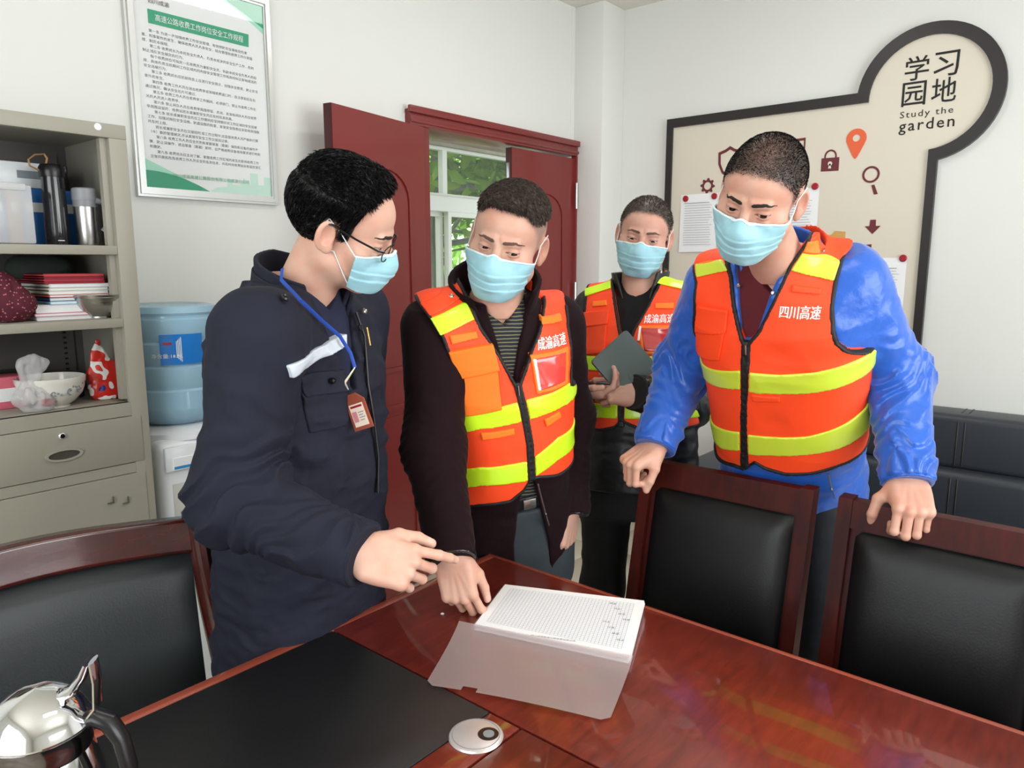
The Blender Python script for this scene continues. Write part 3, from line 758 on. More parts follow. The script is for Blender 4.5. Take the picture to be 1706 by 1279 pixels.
# ------------------------------------------------------------------ metal bookcase
KY = 2.11; KX1, KX0, KT, KB = .905, .02, 1.815, YW-.004
bk = empty('metal_cabinet', (.46, 2.3, 0), 'grey metal cabinet with open shelves above a drawer, left of the poster', 'cabinet')
t = .018
MB().box((KX1-t, KY+.02, 0), (KX1, KB, KT), .002).box((KX0, KY+.02, 0), (KX0+t, KB, KT), .002).build('side_panel', M['cab'], bk, True)
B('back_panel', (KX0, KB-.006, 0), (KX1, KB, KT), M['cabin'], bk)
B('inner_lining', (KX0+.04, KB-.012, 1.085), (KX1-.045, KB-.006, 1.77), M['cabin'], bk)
B('top_panel', (KX0, KY+.02, KT-.02), (KX1, KB, KT), M['cab'], bk)
fm = MB()
fm.box((KX1-.046, KY, 0), (KX1, KY+.022, KT-.036), .002).box((KX0, KY, 0), (KX0+.046, KY+.022, KT-.036), .002)
fm.box((KX0, KY, KT-.036), (KX1, KY+.022, KT), .002).box((KX0+.046, KY, 1.035), (KX1-.046, KY+.02, 1.072))
fm.box((KX0+.046, KY+.001, .872), (KX1-.046, KY+.02, .900))
fm.build('front_frame', M['cab'], bk, True)
MB().box((KX1-.062, KY+.02, 1.08), (KX1-.046, KY+.04, KT-.036)).build('inner_edge', M['cab'], bk)
SH = [1.50, 1.305, 1.072]
for z in SH: MB().box((KX0+.04, KY+.002 if z > 1.1 else KY+.004, z-.024), (KX1-.046, KB-.01, z), .0015).build('shelf', M['cab'], bk, True)
dr = MB().box((KX0+.02, KY-.003, .902), (KX1-.022, KY+.02, 1.033), .003).build('drawer', M['cab'], bk, True)
dp = MB().box((KX0+.02, KY-.003, .14), (KX1-.022, KY+.02, .870), .003).build('drawer', M['cab'], bk, True)
lab(dp, 'tall lower drawer front with bare label brackets')
lk = atY(103, 726, KY-.003)
MB().lathe([(.0085, 0), (.0085, .004), (.006, .006)], (lk[0], KY-.003, lk[2]), 20, (0, -1, 0)).build('lock', M['chrome'], dr, True)
MB().box((lk[0]-.0012, KY-.0105, lk[2]-.004), (lk[0]+.0012, KY-.009, lk[2]+.004)).build('keyhole', M['blackp'], dr)
hd = atY(106, 757, KY)
el = lambda a, b, n=28: [(hd[0]+a*math.cos(2*math.pi*k/n), hd[2]+b*math.sin(2*math.pi*k/n)) for k in range(n)]
MB().ringprism(el(.045, .0165), el(.038, .0115), lambda a, b, t: (a, KY-.003-t, b), 0, .005).build('handle', M['cab'], dr, True)
MB().prism(el(.038, .0115), lambda a, b, t: (a, KY-.0035-t, b), 0, .0006).build('handle_recess', mat('handle_recess', srgb(70, 66, 60), .7), dr)
for x_ in (183, 208):
    c = atY(x_, 833, KY)
    MB().box((c[0]-.008, KY-.009, c[2]-.008), (c[0]+.008, KY-.003, c[2]-.006)).box((c[0]+.006, KY-.009, c[2]-.008), (c[0]+.008, KY-.003, c[2]+.010)).build('label_bracket', M['cabin'], dp)
st = atY(163, 211, KY)
tag(MB().lathe([(.0, .0012), (.0085, .0012), (.009, 0)], (st[0], KY, st[2]), 24, (0, -1, 0), cap=False).build('round_sticker', M['paper'], None, True), 'round white sticker on the top front rim of the metal cabinet', 'sticker')
for z in range(12):
    MB().box((KX1-.075, KB-.0135, 1.10+z*.016), (KX1-.066, KB-.0115, 1.106+z*.016)).build('shelf_slot', M['blackp'], bk)

def onshelf(px, y, z): p = atY(px, 400, y); return p[0], z
# top shelf
S0 = 1.50
bx = MB().box((.55, 2.31, S0+.1535), (.80, 2.45, S0+.220), .003).build('white_box', M['white'], None, True)
e = tag(bx, 'flat white carton lying on the folders on the top shelf', 'box')
B('printed_label', (.70, 2.3085, S0+.178), (.775, 2.3102, S0+.198), M['greyink'], bx)
for k, (x0_, x1_, m_, h, L_) in enumerate(((.60, .665, srgb(24, 84, 150), .150, 'dark blue box folder standing behind the black tumbler'), (.665, .70, srgb(200, 120, 60), .148, 'narrow orange folder standing between blue folders'), (.70, .835, srgb(36, 108, 180), .152, 'bright blue box folder standing behind the steel mug'))):
    o = tag(MB().box((x0_, 2.30, S0), (x1_, 2.47, S0+h), .004).build('box_folder', mat('folder_%d' % k, m_, .45), None, True), L_, 'folder', 'folders on the top shelf')
    MB().box((x0_+.01, 2.2985, S0+.09), (x1_-.01, 2.3005, S0+.115)).build('spine_label', M['paper'], o)
def px_x(px, y): return float(atY(px, 400, y)[0])
# tumbler
tx, ty = px_x(97, 2.23), 2.23
e = empty('tumbler', (tx, ty, S0), 'tall black insulated tumbler with tan strap on the top shelf', 'tumbler')
MB().lathe([(.027, 0), (.029, .004), (.029, .05), (.028, .14), (.027, .178)], (tx, ty, S0), 28).build('bottle_body', mat('tumbler_black', srgb(28, 30, 34), .18, coat=.5), e, True)
MB().lathe([(.030, .178), (.031, .188), (.031, .201), (.026, .210), (.012, .213)], (tx, ty, S0), 28).build('lid', M['blackp'], e, True)
MB().box((tx+.022, ty-.012, S0+.188), (tx+.036, ty+.012, S0+.210), .004).build('latch', M['blackp'], e, True)
MB().tube([(tx-.028, ty, S0+.193), (tx-.05, ty, S0+.203), (tx-.052, ty, S0+.218), (tx-.036, ty, S0+.232), (tx-.014, ty, S0+.236), (tx-.008, ty, S0+.226), (tx-.012, ty, S0+.21)], [(.002, .006)]*7, 8, flat=(1, 0, 0)).build('strap', mat('tan_strap', srgb(180, 140, 92), .6), e, True)
MB().box((tx-.010, ty-.0292, S0+.012), (tx+.006, ty-.028, S0+.014)).build('printed_mark', M['paper'], e)
# mug
mx, my = px_x(147, 2.20), 2.20
e = empty('travel_mug', (mx, my, S0), 'stainless steel travel mug with grey lid and handle on the top shelf', 'mug')
MB().lathe([(.023, 0), (.026, .01), (.028, .09), (.029, .12)], (mx, my, S0), 28).build('cup_body', M['steel'], e, True)
MB().lathe([(.030, .12), (.031, .124), (.030, .150), (.026, .153)], (mx, my, S0), 28).build('lid', mat('mug_lid_grey', srgb(140, 142, 146), .4), e, True)
MB().lathe([(.0295, .103), (.0295, .121)], (mx, my, S0), 28).build('collar', M['greyp'], e, True)
MB().tube([(mx+.018, my-.025, S0+.12), (mx+.038, my-.028, S0+.116), (mx+.046, my-.028, S0+.085), (mx+.042, my-.026, S0+.050), (mx+.034, my-.022, S0+.038)], [(.007, .010)]*5, 10, flat=(1, 0, 0)).build('handle', M['greyp'], e, True)
# translucent storage bag at the left
M['bag'] = milky('clear_bag_plastic', srgb(225, 228, 230), .45, rough=.2)
e = empty('plastic_storage_box', (.62, 2.22, S0), 'frosted clear plastic box with papers inside on the top shelf', 'box')
MB().box((.42, 2.135, S0+.001), (px_x(62, 2.135), 2.31, S0+.145), .006).build('box_shell', M['bag'], e, True)
MB().box((.41, 2.132, S0+.13), (px_x(53, 2.13), 2.315, S0+.148), .003).build('box_lid', M['bag'], e, True)
B('papers', (.43, 2.145, S0+.004), (.60, 2.29, S0+.04), mat('pink_paper', srgb(214, 120, 120), .7), e)
B('papers', (.43, 2.15, S0+.041), (.59, 2.29, S0+.10), M['paper'], e)
tag(MB().box((.49, 2.33, S0), (.545, 2.45, S0+.19), .003).build('box_folder', mat('folder_maroon', srgb(90, 30, 45), .5), None, True), 'dark maroon folder standing at the left of the top shelf', 'folder', 'folders on the top shelf')

# middle shelf: stack of books, steel bowls, cloth bag
S1 = 1.305
cols_ = [(srgb(236, 236, 236), 'white booklet at the very bottom of the book stack', .010), (srgb(214, 120, 140), 'pink book near the bottom of the stack', .008), (srgb(225, 228, 230), 'thick white book above the pink one in the stack', .020),
         (srgb(120, 190, 215), 'light blue book under the navy one in the stack', .008), (srgb(30, 60, 110), 'navy blue book in the middle of the stack', .009), (srgb(215, 90, 70), 'orange red book above the navy one in the stack', .007),
         (srgb(226, 222, 205), 'cream book above the orange red one in the stack', .009), (srgb(212, 206, 190), 'beige book above the cream one in the stack', .008), (srgb(232, 232, 225), 'off white book in the upper half of the stack', .009),
         (srgb(150, 40, 55), 'lowest of the crimson books in the top of the stack', .006), (srgb(165, 50, 62), 'second crimson book of the top of the stack', .006), (srgb(140, 32, 48), 'third crimson book of the top of the stack', .006), (srgb(190, 70, 72), 'topmost crimson book of the stack', .006)]
z = S1; rr = random.Random(2)
bxr = px_x(172, 2.20)
for k, (c, L_, h) in enumerate(cols_):
    h *= 1.08
    w_ = .165 if k < 3 else .15; xr = bxr-(.005 if k < 9 else .012)+rr.uniform(-.003, .003)-(.02 if k < 3 else 0); y0_ = 2.175+rr.uniform(0, .006)
    x0_ = xr-w_
    e = empty('book', ((x0_+xr)/2, y0_+.1, z), L_, 'book', 'books stacked on the middle shelf')
    mm = mat('book_cover_%d' % k, c, .45)
    MB().box((x0_, y0_, z), (xr, y0_+.21, z+.0012)).box((x0_, y0_, z+h-.0014), (xr, y0_+.21, z+h-.0002)).box((x0_, y0_, z), (x0_+.0015, y0_+.21, z+h-.0002)).build('cover', mm, e)
    B('pages', (x0_+.0015, y0_+.002, z+.0012), (xr-.002, y0_+.208, z+h-.0014), M['paper'] if k < 9 else mat('page_edge_%d' % k, tuple(min(1, a*1.3) for a in c[:3])+(1,), .7), e)
    z += h
def bowlprof(r, h, th, foot): return [(foot, 0), (foot, .004), (r*.72, h*.3), (r*.93, h*.68), (r, h), (r+.003, h+.001), (r-.001, h+.0015), (r-th, h), (r*.93-th, h*.68), (r*.70, h*.34), (0, h*.16)]
bwx, bwy = px_x(157, 2.20), 2.20
tag(MB().lathe(bowlprof(.073, .055, .003, .036), (bwx, bwy, S1+.0005), 36, cap=False).build('steel_bowl', M['steel'], None, True), 'stainless steel bowl standing on the middle shelf', 'bowl', 'nested steel bowls')
tag(MB().lathe([(.058, .024), (.071, .044), (.077, .060), (.079, .061), (.076, .061), (.069, .044), (.046, .022), (0, .014)], (bwx, bwy, S1+.003), 36, cap=False).build('steel_bowl', M['steel'], None, True), 'upper stainless steel bowl nested in the other, middle shelf', 'bowl', 'nested steel bowls')
# ------------------------------------------------------------------ implicit-surface modelling kit
import openvdb
F4 = np.float32
def V3(*a): return np.array(a, dtype=F4)
def nrm(v): v = np.asarray(v, dtype=np.float64); return v/np.linalg.norm(v)
def ln(P): return np.sqrt((P*P).sum(-1))
def smin(a, b, k):
    h = np.maximum(k-np.abs(a-b), 0)/k
    return np.minimum(a, b)-h*h*k*0.25
def smax(a, b, k): return -smin(-a, -b, k)
def sph(P, c, r): return ln(P-np.asarray(c, dtype=F4))-r
def ell(P, c, r, rot=None):
    q = P-np.asarray(c, dtype=F4)
    if rot is not None: q = q @ np.asarray(rot, dtype=F4)      # columns of rot = local axes
    r = np.asarray(r, dtype=F4); k0 = ln(q/r); k1 = ln(q/(r*r))
    return k0*(k0-1)/np.maximum(k1, 1e-6)
def cone(P, a, b, r1, r2):           # tapered capsule
    a = np.asarray(a, dtype=F4); b = np.asarray(b, dtype=F4); ab = b-a; L2 = float((ab*ab).sum())
    t = np.clip(((P-a) @ ab)/L2, 0, 1)
    return ln(P-a-t[:, None]*ab)-(r1+(r2-r1)*t)
def rbox(P, c, h, r=0.0, rot=None):
    q = P-np.asarray(c, dtype=F4)
    if rot is not None: q = q @ np.asarray(rot, dtype=F4)
    q = np.abs(q)-(np.asarray(h, dtype=F4)-r)
    return ln(np.maximum(q, 0))+np.minimum(q.max(-1), 0)-r
_rs = np.random.RandomState(7); _NZ = _rs.rand(32, 32, 32).astype(F4)*2-1
def noise(P, s=1.0, off=0.0):          # smooth value noise, about -1..1
    q = P*s+off; i = np.floor(q).astype(np.int32); f = (q-i).astype(F4); f = f*f*(3-2*f); i &= 31; j = (i+1) & 31
    x0, y0, z0 = i[:, 0], i[:, 1], i[:, 2]; x1, y1, z1 = j[:, 0], j[:, 1], j[:, 2]; fx, fy, fz = f[:, 0], f[:, 1], f[:, 2]
    def L(a, b, t): return a+(b-a)*t
    return L(L(L(_NZ[x0, y0, z0], _NZ[x1, y0, z0], fx), L(_NZ[x0, y1, z0], _NZ[x1, y1, z0], fx), fy),
             L(L(_NZ[x0, y0, z1], _NZ[x1, y0, z1], fx), L(_NZ[x0, y1, z1], _NZ[x1, y1, z1], fx), fy), fz)
def folds(P, s, off=0.0):              # cloth-like ridges
    w = P+0.35/np.max(s)*np.stack([noise(P, np.max(s)*.7, 3+off), noise(P, np.max(s)*.7, 11+off), noise(P, np.max(s)*.7, 19+off)], -1)
    n = noise(w*np.asarray(s, dtype=F4), 1.0, off)
    n2 = noise(w*np.asarray(s, dtype=F4)*2.1, 1.0, off+31)
    return .72*(1-2.2*np.sqrt(n*n+0.004))+.28*(1-2.2*np.sqrt(n2*n2+.006))       # sharp-ish crests
def sdf_mesh(fn, lo, hi, h, name=None, m=None, parent=None, iso=0.0, attrs=None, bs=8, slack=1.6):
    lo = np.array(lo, dtype=float); n = np.ceil((np.array(hi)-lo)/h/bs).astype(int)
    bi = np.stack(np.meshgrid(*[np.arange(k) for k in n], indexing='ij'), -1).reshape(-1, 3)
    cen = (lo+(bi*bs+(bs-1)/2)*h).astype(F4)
    d = fn(cen)
    half = bs*h*math.sqrt(3)/2
    keep = np.abs(d) < half*slack+h
    A = np.repeat(np.repeat(np.repeat(np.where(d > 0, 4*h, -4*h).astype(F4).reshape(n), bs, 0), bs, 1), bs, 2)
    loc = np.stack(np.meshgrid(*[np.arange(bs)]*3, indexing='ij'), -1).reshape(-1, 3)
    kb = bi[keep]; CH = 800
    for c in range(0, len(kb), CH):
        b = kb[c:c+CH]; idx = (b[:, None]*bs+loc[None]).reshape(-1, 3)
        val = np.clip(fn((lo+idx*h).astype(F4)), -4*h, 4*h)
        A[idx[:, 0], idx[:, 1], idx[:, 2]] = val
    g = openvdb.FloatGrid(4*h); g.copyFromArray(A)
    pts, quads = g.convertToQuads(iso)
    pts = (np.asarray(pts)*h+lo); quads = np.asarray(quads)[:, ::-1]
    if name is None: return pts, quads
    return arrmesh(name, pts, quads, m, parent, attrs)
def arrmesh(name, pts, faces, m=None, parent=None, attrs=None, smooth=True):
    me = bpy.data.meshes.new(name); k = faces.shape[1]
    me.vertices.add(len(pts)); me.vertices.foreach_set('co', np.asarray(pts, dtype=F4).ravel())
    me.loops.add(len(faces)*k); me.loops.foreach_set('vertex_index', faces.astype(np.int32).ravel())
    me.polygons.add(len(faces)); me.polygons.foreach_set('loop_start', np.arange(0, len(faces)*k, k, dtype=np.int32))
    me.polygons.foreach_set('use_smooth', np.full(len(faces), smooth)); me.update(calc_edges=True); me.validate()
    if m: me.materials.append(m)
    if attrs:
        P = np.asarray(pts, dtype=F4)
        for an, af in attrs.items():
            at_ = me.attributes.new(an, 'FLOAT', 'POINT'); at_.data.foreach_set('value', np.asarray(af(P), dtype=F4))
    return place(bpy.data.objects.new(name, me), parent)
def frame3(fwd, up):                   # columns: right(x), fwd(y), up(z)
    y = nrm(fwd); z = np.asarray(up, float); z = nrm(z-y*(z@y)); x = np.cross(y, z)
    return np.stack([x, y, z], 1)
def ik(a, c, l1, l2, hint):
    a, c, hint = map(lambda q: np.asarray(q, float), (a, c, hint)); d = c-a; L = min(np.linalg.norm(d), (l1+l2)*.999); u = nrm(d)
    x = (l1*l1-l2*l2+L*L)/(2*L); h = math.sqrt(max(l1*l1-x*x, 0)); v = hint-a; v = nrm(v-u*(v@u))
    return a+u*x+v*h
# ------------------------------------------------------------------ soft things on the shelves
M['dots'] = mat('maroon_dotted_cloth', srgb(84, 24, 40), .8); t = NT(M['dots'])
tc = t.new('ShaderNodeTexCoord'); vo = t.new('ShaderNodeTexVoronoi', Scale=130.0); lt = t.new('ShaderNodeMath', operation='LESS_THAN'); lt.inputs[1].default_value = .25
mx = t.new('ShaderNodeMix', data_type='RGBA'); mx.inputs[6].default_value = srgb(84, 24, 40); mx.inputs[7].default_value = srgb(190, 110, 120)
t.link(tc.outputs['Object'], vo.inputs['Vector']); t.link(vo.outputs['Distance'], lt.inputs[0]); t.link(lt.outputs[0], mx.inputs[0]); t.link(mx.outputs[2], t.b.inputs['Base Color'])
bc = atY(22, 495, 2.17)
def f_bag(P):
    q = P-V3(bc[0]-.012, 2.19, S1+.052)
    d = ell(q, (0, 0, -.002), (.060, .05, .052)); d = smin(d, ell(q, (-.005, 0, .045), (.035, .03, .035)), .03)
    d = smin(d, ell(q, (.018, -.005, -.012), (.045, .042, .040)), .02)
    d = d+.006*folds(q, (30, 30, 9), 2)
    return np.maximum(d, -(P[:, 2]-S1-.001))
tag(sdf_mesh(f_bag, (.44, 2.11, S1-.01), (.72, 2.28, S1+.16), .0035, 'cloth_bag', M['dots']), 'bunched maroon cloth bag with pale dots on the middle shelf', 'bag')
gx = px_x(75, 2.3)
tag(sdf_mesh(lambda P: np.maximum(ell(P, (gx, 2.36, S1+.135), (.09, .05, .045))+.004*folds(P, (25, 25, 25)), -(P[:, 2]-S1-.105)), (gx-.13, 2.28, S1+.08), (gx+.13, 2.43, S1+.2), .005, 'cloth_hat', mat('dark_green_cloth', srgb(44, 52, 48), .9)), 'dark green cloth hat lying behind the book stack', 'hat')
# bottom shelf: floral bowl, laundry pouch, dark box, plastic bag, pink box
S2 = 1.072
fb = atY(96, 660, 2.17)
fx, fy = float(fb[0]), 2.212; BK = 1.4
e = empty('porcelain_bowl', (fx, fy, S2), 'white porcelain bowl with grey floral print on the bottom shelf', 'bowl')
porc = mat('porcelain', srgb(232, 228, 222), .15, coat=.6)
MB().lathe([(a*BK, b*1.22) for a, b in ((.030, 0), (.029, .004), (.040, .012), (.053, .030), (.0565, .043), (.0575, .052), (.0595, .056), (.060, .066), (.058, .067), (.055, .055), (.050, .032), (.028, .012), (0, .010))], (fx, fy, S2), 44, cap=False).build('bowl_body', porc, e, True)
b = MB(); rr = random.Random(4)
def onbowl(a, z): r = .0545+(z-.03)*.12 if z > .03 else .04+(z-.012)*.72; return (fx+(r*BK+.001)*math.cos(a), fy+(r*BK+.001)*math.sin(a), S2+z*1.22)
for (a0, z0) in ((-1.75, .036), (-1.25, .040), (-2.2, .040), (-.9, .043)):
    pts = []
    for k in range(12): s_ = k/11; pts.append(onbowl(a0+.16*s_*math.cos(5*s_)-.05, z0+.011*s_*math.sin(5*s_)))
    b.tube(pts, .0013, 5)
    for k in range(4): b.lathe([(0, .001), (.0025, .0006), (.003, 0)], onbowl(a0+.1*k-.15, z0+rr.uniform(-.006, .009)), 6, (math.cos(a0), math.sin(a0), 0), cap=False)
b.build('floral_print', M['greyink'], e, True)
px, py = float(atY(183, 640, 2.2)[0]), 2.21
def f_pouch(P):
    q = P-V3(px, py+.01, S2); w = q[:, 2]
    a = np.interp(w, [0, .012, .04, .075, .11, .145, .170], [.032, .046, .052, .048, .032, .014, .006]).astype(F4)
    bd = np.interp(w, [0, .02, .06, .1, .145], [.022, .026, .02, .010, .003]).astype(F4)
    cx = np.interp(w, [0, .05, .1, .145], [0, .002, -.008, -.016]).astype(F4)
    d = (np.sqrt(((q[:, 0]-cx)/a)**2+(q[:, 1]/bd)**2)-1)*bd
    return np.maximum(np.maximum(d+.0016*folds(q, (60, 60, 30)), -w+.001), w-.170)
pm = mat('pouch_print', srgb(205, 45, 38), .3, coat=.4); t = NT(pm)
tc = t.new('ShaderNodeTexCoord'); nz = t.new('ShaderNodeTexNoise', Scale=22.0, Detail=1.0); cr = t.new('ShaderNodeValToRGB'); cr.color_ramp.interpolation = 'CONSTANT'
el_ = cr.color_ramp.elements; el_[0].color = srgb(30, 50, 130); el_[1].position = .36; el_[1].color = srgb(208, 44, 36)
x_ = el_.new(.56); x_.color = srgb(232, 232, 228); x_ = el_.new(.68); x_.color = srgb(215, 60, 40)
t.link(tc.outputs['Object'], nz.inputs['Vector']); t.link(nz.outputs['Fac'], cr.inputs['Fac']); t.link(cr.outputs[0], t.b.inputs['Base Color'])
tag(sdf_mesh(f_pouch, (px-.07, py-.05, S2-.006), (px+.07, py+.06, S2+.18), .0025, 'detergent_pouch', pm), 'red, white and blue crinkled plastic pouch beside the floral bowl', 'pouch')
tag(MB().box((px-.085, 2.30, S2), (px-.03, 2.36, S2+.075), .006).build('small_tin', mat('tin_dark', srgb(34, 34, 60), .3, coat=.4), None, True), 'small dark blue tin behind the red pouch', 'tin')
tag(MB().box((.62, 2.34, S2), (.70, 2.43, S2+.085), .004).build('dark_box', M['blackp'], None, True), 'dark box behind the floral bowl on the bottom shelf', 'box')
pk = px_x(5, 2.24)
e = MB().box((.50, 2.26, S2), (pk+.02, 2.34, S2+.085), .003).build('pink_box', mat('pink_box', srgb(222, 110, 130), .5), None, True); tag(e, 'pink and white carton behind the clear plastic bag', 'box')
B('white_band', (.505, 2.2585, S2+.02), (pk+.018, 2.2597, S2+.055), M['paper'], e)
pbx = px_x(35, 2.16)
def f_pb(P):
    q = P-V3(pbx, 2.165, S2)
    d = ell(q, (0, 0, .034), (.056, .035, .038)); d = smin(d, ell(q, (-.006, .0, .085), (.024, .015, .03)), .03); d = smin(d, ell(q, (.0, 0, .122), (.042, .014, .030)), .02)
    return np.maximum(d+.008*folds(q, (38, 38, 22), 5), -q[:, 2]+.001)
bagm = milky('crinkled_clear_plastic', srgb(218, 216, 218), .55, rough=.12)
e = empty('plastic_bag', (pbx, 2.165, S2), 'knotted clear plastic bag with a pink wrapper in it, bottom shelf', 'bag')
sdf_mesh(f_pb, (pbx-.08, 2.11, S2-.006), (pbx+.08, 2.22, S2+.17), .0028, 'bag_film', bagm, e)
sdf_mesh(lambda P: np.maximum(ell(P, (pbx+.022, 2.155, S2+.022), (.018, .014, .014))+.003*folds(P, (70, 70, 70)), -(P[:, 2]-S2-.004)), (pbx-.01, 2.13, S2), (pbx+.05, 2.18, S2+.05), .002, 'candy_wrapper', mat('red_wrapper', srgb(190, 60, 75), .3), e)

# ------------------------------------------------------------------ water cooler
WXc, WYc = 1.075, 2.30
e = empty('water_cooler', (WXc, WYc, 0), 'white water cooler standing beside the grey cabinet', 'water cooler')
wm = mat('cooler_white', srgb(232, 236, 240), .3, coat=.3)
MB().box((WXc-.135, WYc-.15, 0), (WXc+.15, WYc+.15, .93), .03, seg=4).build('cooler_body', wm, e, True)
MB().lathe([(.15, 0), (.148, .02), (.12, .035), (.06, .04)], (WXc, WYc, .925), 36).build('bottle_seat', wm, e, True)
MB().box((WXc-.12, WYc-.162, .84), (WXc+.13, WYc-.145, .915), .006).build('front_panel', wm, e, True)
pn = MB().box((WXc-.10, WYc-.1665, .845), (WXc-.02, WYc-.1615, .882), .001).build('control_sticker', M['paper'], e)
B('blue_stripe', (WXc-.098, WYc-.1672, .848), (WXc-.022, WYc-.1664, .856), mat('sticker_blue', srgb(50, 140, 200), .4), pn)
MB().box((WXc-.10, WYc-.153, .56), (WXc+.11, WYc-.1485, .80), .002).build('tap_recess', mat('recess_grey', srgb(196, 196, 190), .4), e, True)
for x, c, nm in ((WXc-.055, srgb(200, 40, 45), 'red'), (WXc+.05, srgb(40, 80, 180), 'blue')):
    tp = MB().box((x-.014, WYc-.19, .70), (x+.014, WYc-.15, .73), .005).lathe([(.010, 0), (.012, .03)], (x, WYc-.178, .672), 14).build('tap', wm, e, True)
    MB().box((x-.010, WYc-.197, .728), (x+.010, WYc-.165, .738), .003).build('tap_lever', mat('tap_'+nm, c, .35), tp, True)
M['cooler_blue'] = mat('bottle_blue_plastic', srgb(172, 212, 236), .12, coat=.3, trans=.0)
M['bottle'] = milky('bottle_plastic', srgb(176, 214, 236), .25, (.8, .93, 1, 1), .08)
e = empty('water_bottle', (WXc, WYc, .955), 'large pale blue water bottle upside down on the cooler', 'bottle')
rad = .136
pr = [(.03, -.02), (.05, 0), (.10, .012), (.128, .035), (rad, .06)]
for k in range(4):
    z = .06+k*.072; pr += [(rad, z+.006), (rad, z+.056), (rad-.006, z+.062), (rad-.006, z+.068)]
pr += [(rad, .352), (rad-.004, .37), (rad-.03, .376), (.06, .37)]
MB().lathe(pr, (WXc, WYc, .955), 48).build('bottle_shell', M['bottle'], e, True)
MB().lathe([(.04, 0), (.095, .014), (.124, .037), (.129, .06), (.129, .345)], (WXc, WYc, .957), 40).build('water', M['cooler_blue'], e, True)
# wrapped label
def curvlabel(name, a0, a1, z0, z1, m, r, par):
    v, f = [], []; n = 14
    for j in (0, 1):
        for i in range(n+1): a = a0+(a1-a0)*i/n; v.append((WXc+r*math.cos(a), WYc+r*math.sin(a), (z0, z1)[j]))
    for i in range(n): f.append((i, i+1, i+n+2, i+n+1))
    return meshobj(name, v, f, m, par, True)
la = curvlabel('bottle_label', -2.26, -1.35, 1.155, 1.245, mat('label_blue', srgb(30, 120, 205), .4), rad+.0012, e)
for k in range(4): curvlabel('print_swirl', -1.93+.03*k, -1.915+.03*k, 1.175-.004*k, 1.225+.004*k, M['paper'], rad+.0018, la)
v, f = textmesh('净含量:18.9L', .016, res=1); ang = -2.13+v[:, 0]/rad
meshobj('lettering', np.c_[WXc+(rad+.002)*np.cos(ang), WYc+(rad+.002)*np.sin(ang), 1.180+v[:, 1]*.9], f, M['paper'], la)
curvlabel('red_print', -2.20, -2.02, 1.214, 1.222, M['magnet'], rad+.0018, la)

# ------------------------------------------------------------------ steel coffee jug, near left corner of the table
jc = at(62, 1182, .815); jx, jy = float(jc[0]), float(jc[1]); jt = .953
e = empty('vacuum_jug', (jx, jy, TZ), 'polished steel vacuum jug with black handle and chrome lever lid at the near table corner', 'jug')
hdir = nrm(np.array([_rt[0], _rt[1], 0])*.95+np.array([_fw[0], _fw[1], 0])*.15); sdir = -hdir
MB().lathe([(.060, 0), (.064, .004), (.067, .02), (.068, .07), (.064, .11), (.056, .145), (.050, .165)], (jx, jy, TZ+.0015), 48).build('jug_body', M['chrome'], e, True)
MB().lathe([(.050, .164), (.0515, .168), (.0505, .178), (.0535, .190), (.0545, .193), (.050, .194)], (jx, jy, TZ+.0015), 48).build('jug_collar', M['dkchrome'], e, True)
MB().lathe([(.0535, .192), (.0545, .196), (.050, .204), (.044, .216), (.033, .228), (.018, .236), (0, .239)], (jx, jy, TZ+.0015), 48, cap=False).build('lid', M['chrome'], e, True)
J = lambda a, s, z: (jx+hdir[0]*a+_fw[0]*s, jy+hdir[1]*a+_fw[1]*s, TZ+z)
MB().tube([J(-.045, 0, .186), (J(-.068, 0, .200)), J(-.082, 0, .206)], [(.018, .012), (.012, .008), (.006, .004)], 12).build('spout', M['chrome'], e, True)
def fl_(a, b, z): return J(a, b, z)
lv = MB().tube([J(.020, 0, .226), J(.040, 0, .236), J(.052, 0, .254), J(.058, 0, .268)], [(.006, .012), (.006, .013), (.005, .015), (.004, .014)], 12, flat=hdir).build('lever', M['chrome'], e, True)
MB().tube([J(.062, 0, .268), J(.064, 0, .245), J(.062, 0, .215), J(.050, 0, .200)], [(.003, .012)]*4, 10, flat=hdir).build('lever_bracket', M['chrome'], lv, True)
MB().tube([J(.045, 0, .196), J(.058, 0, .200), J(.072, 0, .193), J(.083, 0, .172), J(.089, 0, .135), J(.091, 0, .09), J(.088, 0, .055)], [(.010, .011), (.010, .012), (.010, .013), (.009, .013), (.009, .013), (.009, .012), (.007, .010)], 14, flat=hdir).build('handle', M['blackp'], e, True)
MB().tube([J(.088, 0, .058), J(.078, 0, .05), J(.064, 0, .05)], [(.008, .011)]*3, 12, flat=hdir).build('handle_bracket', M['blackp'], e, True)
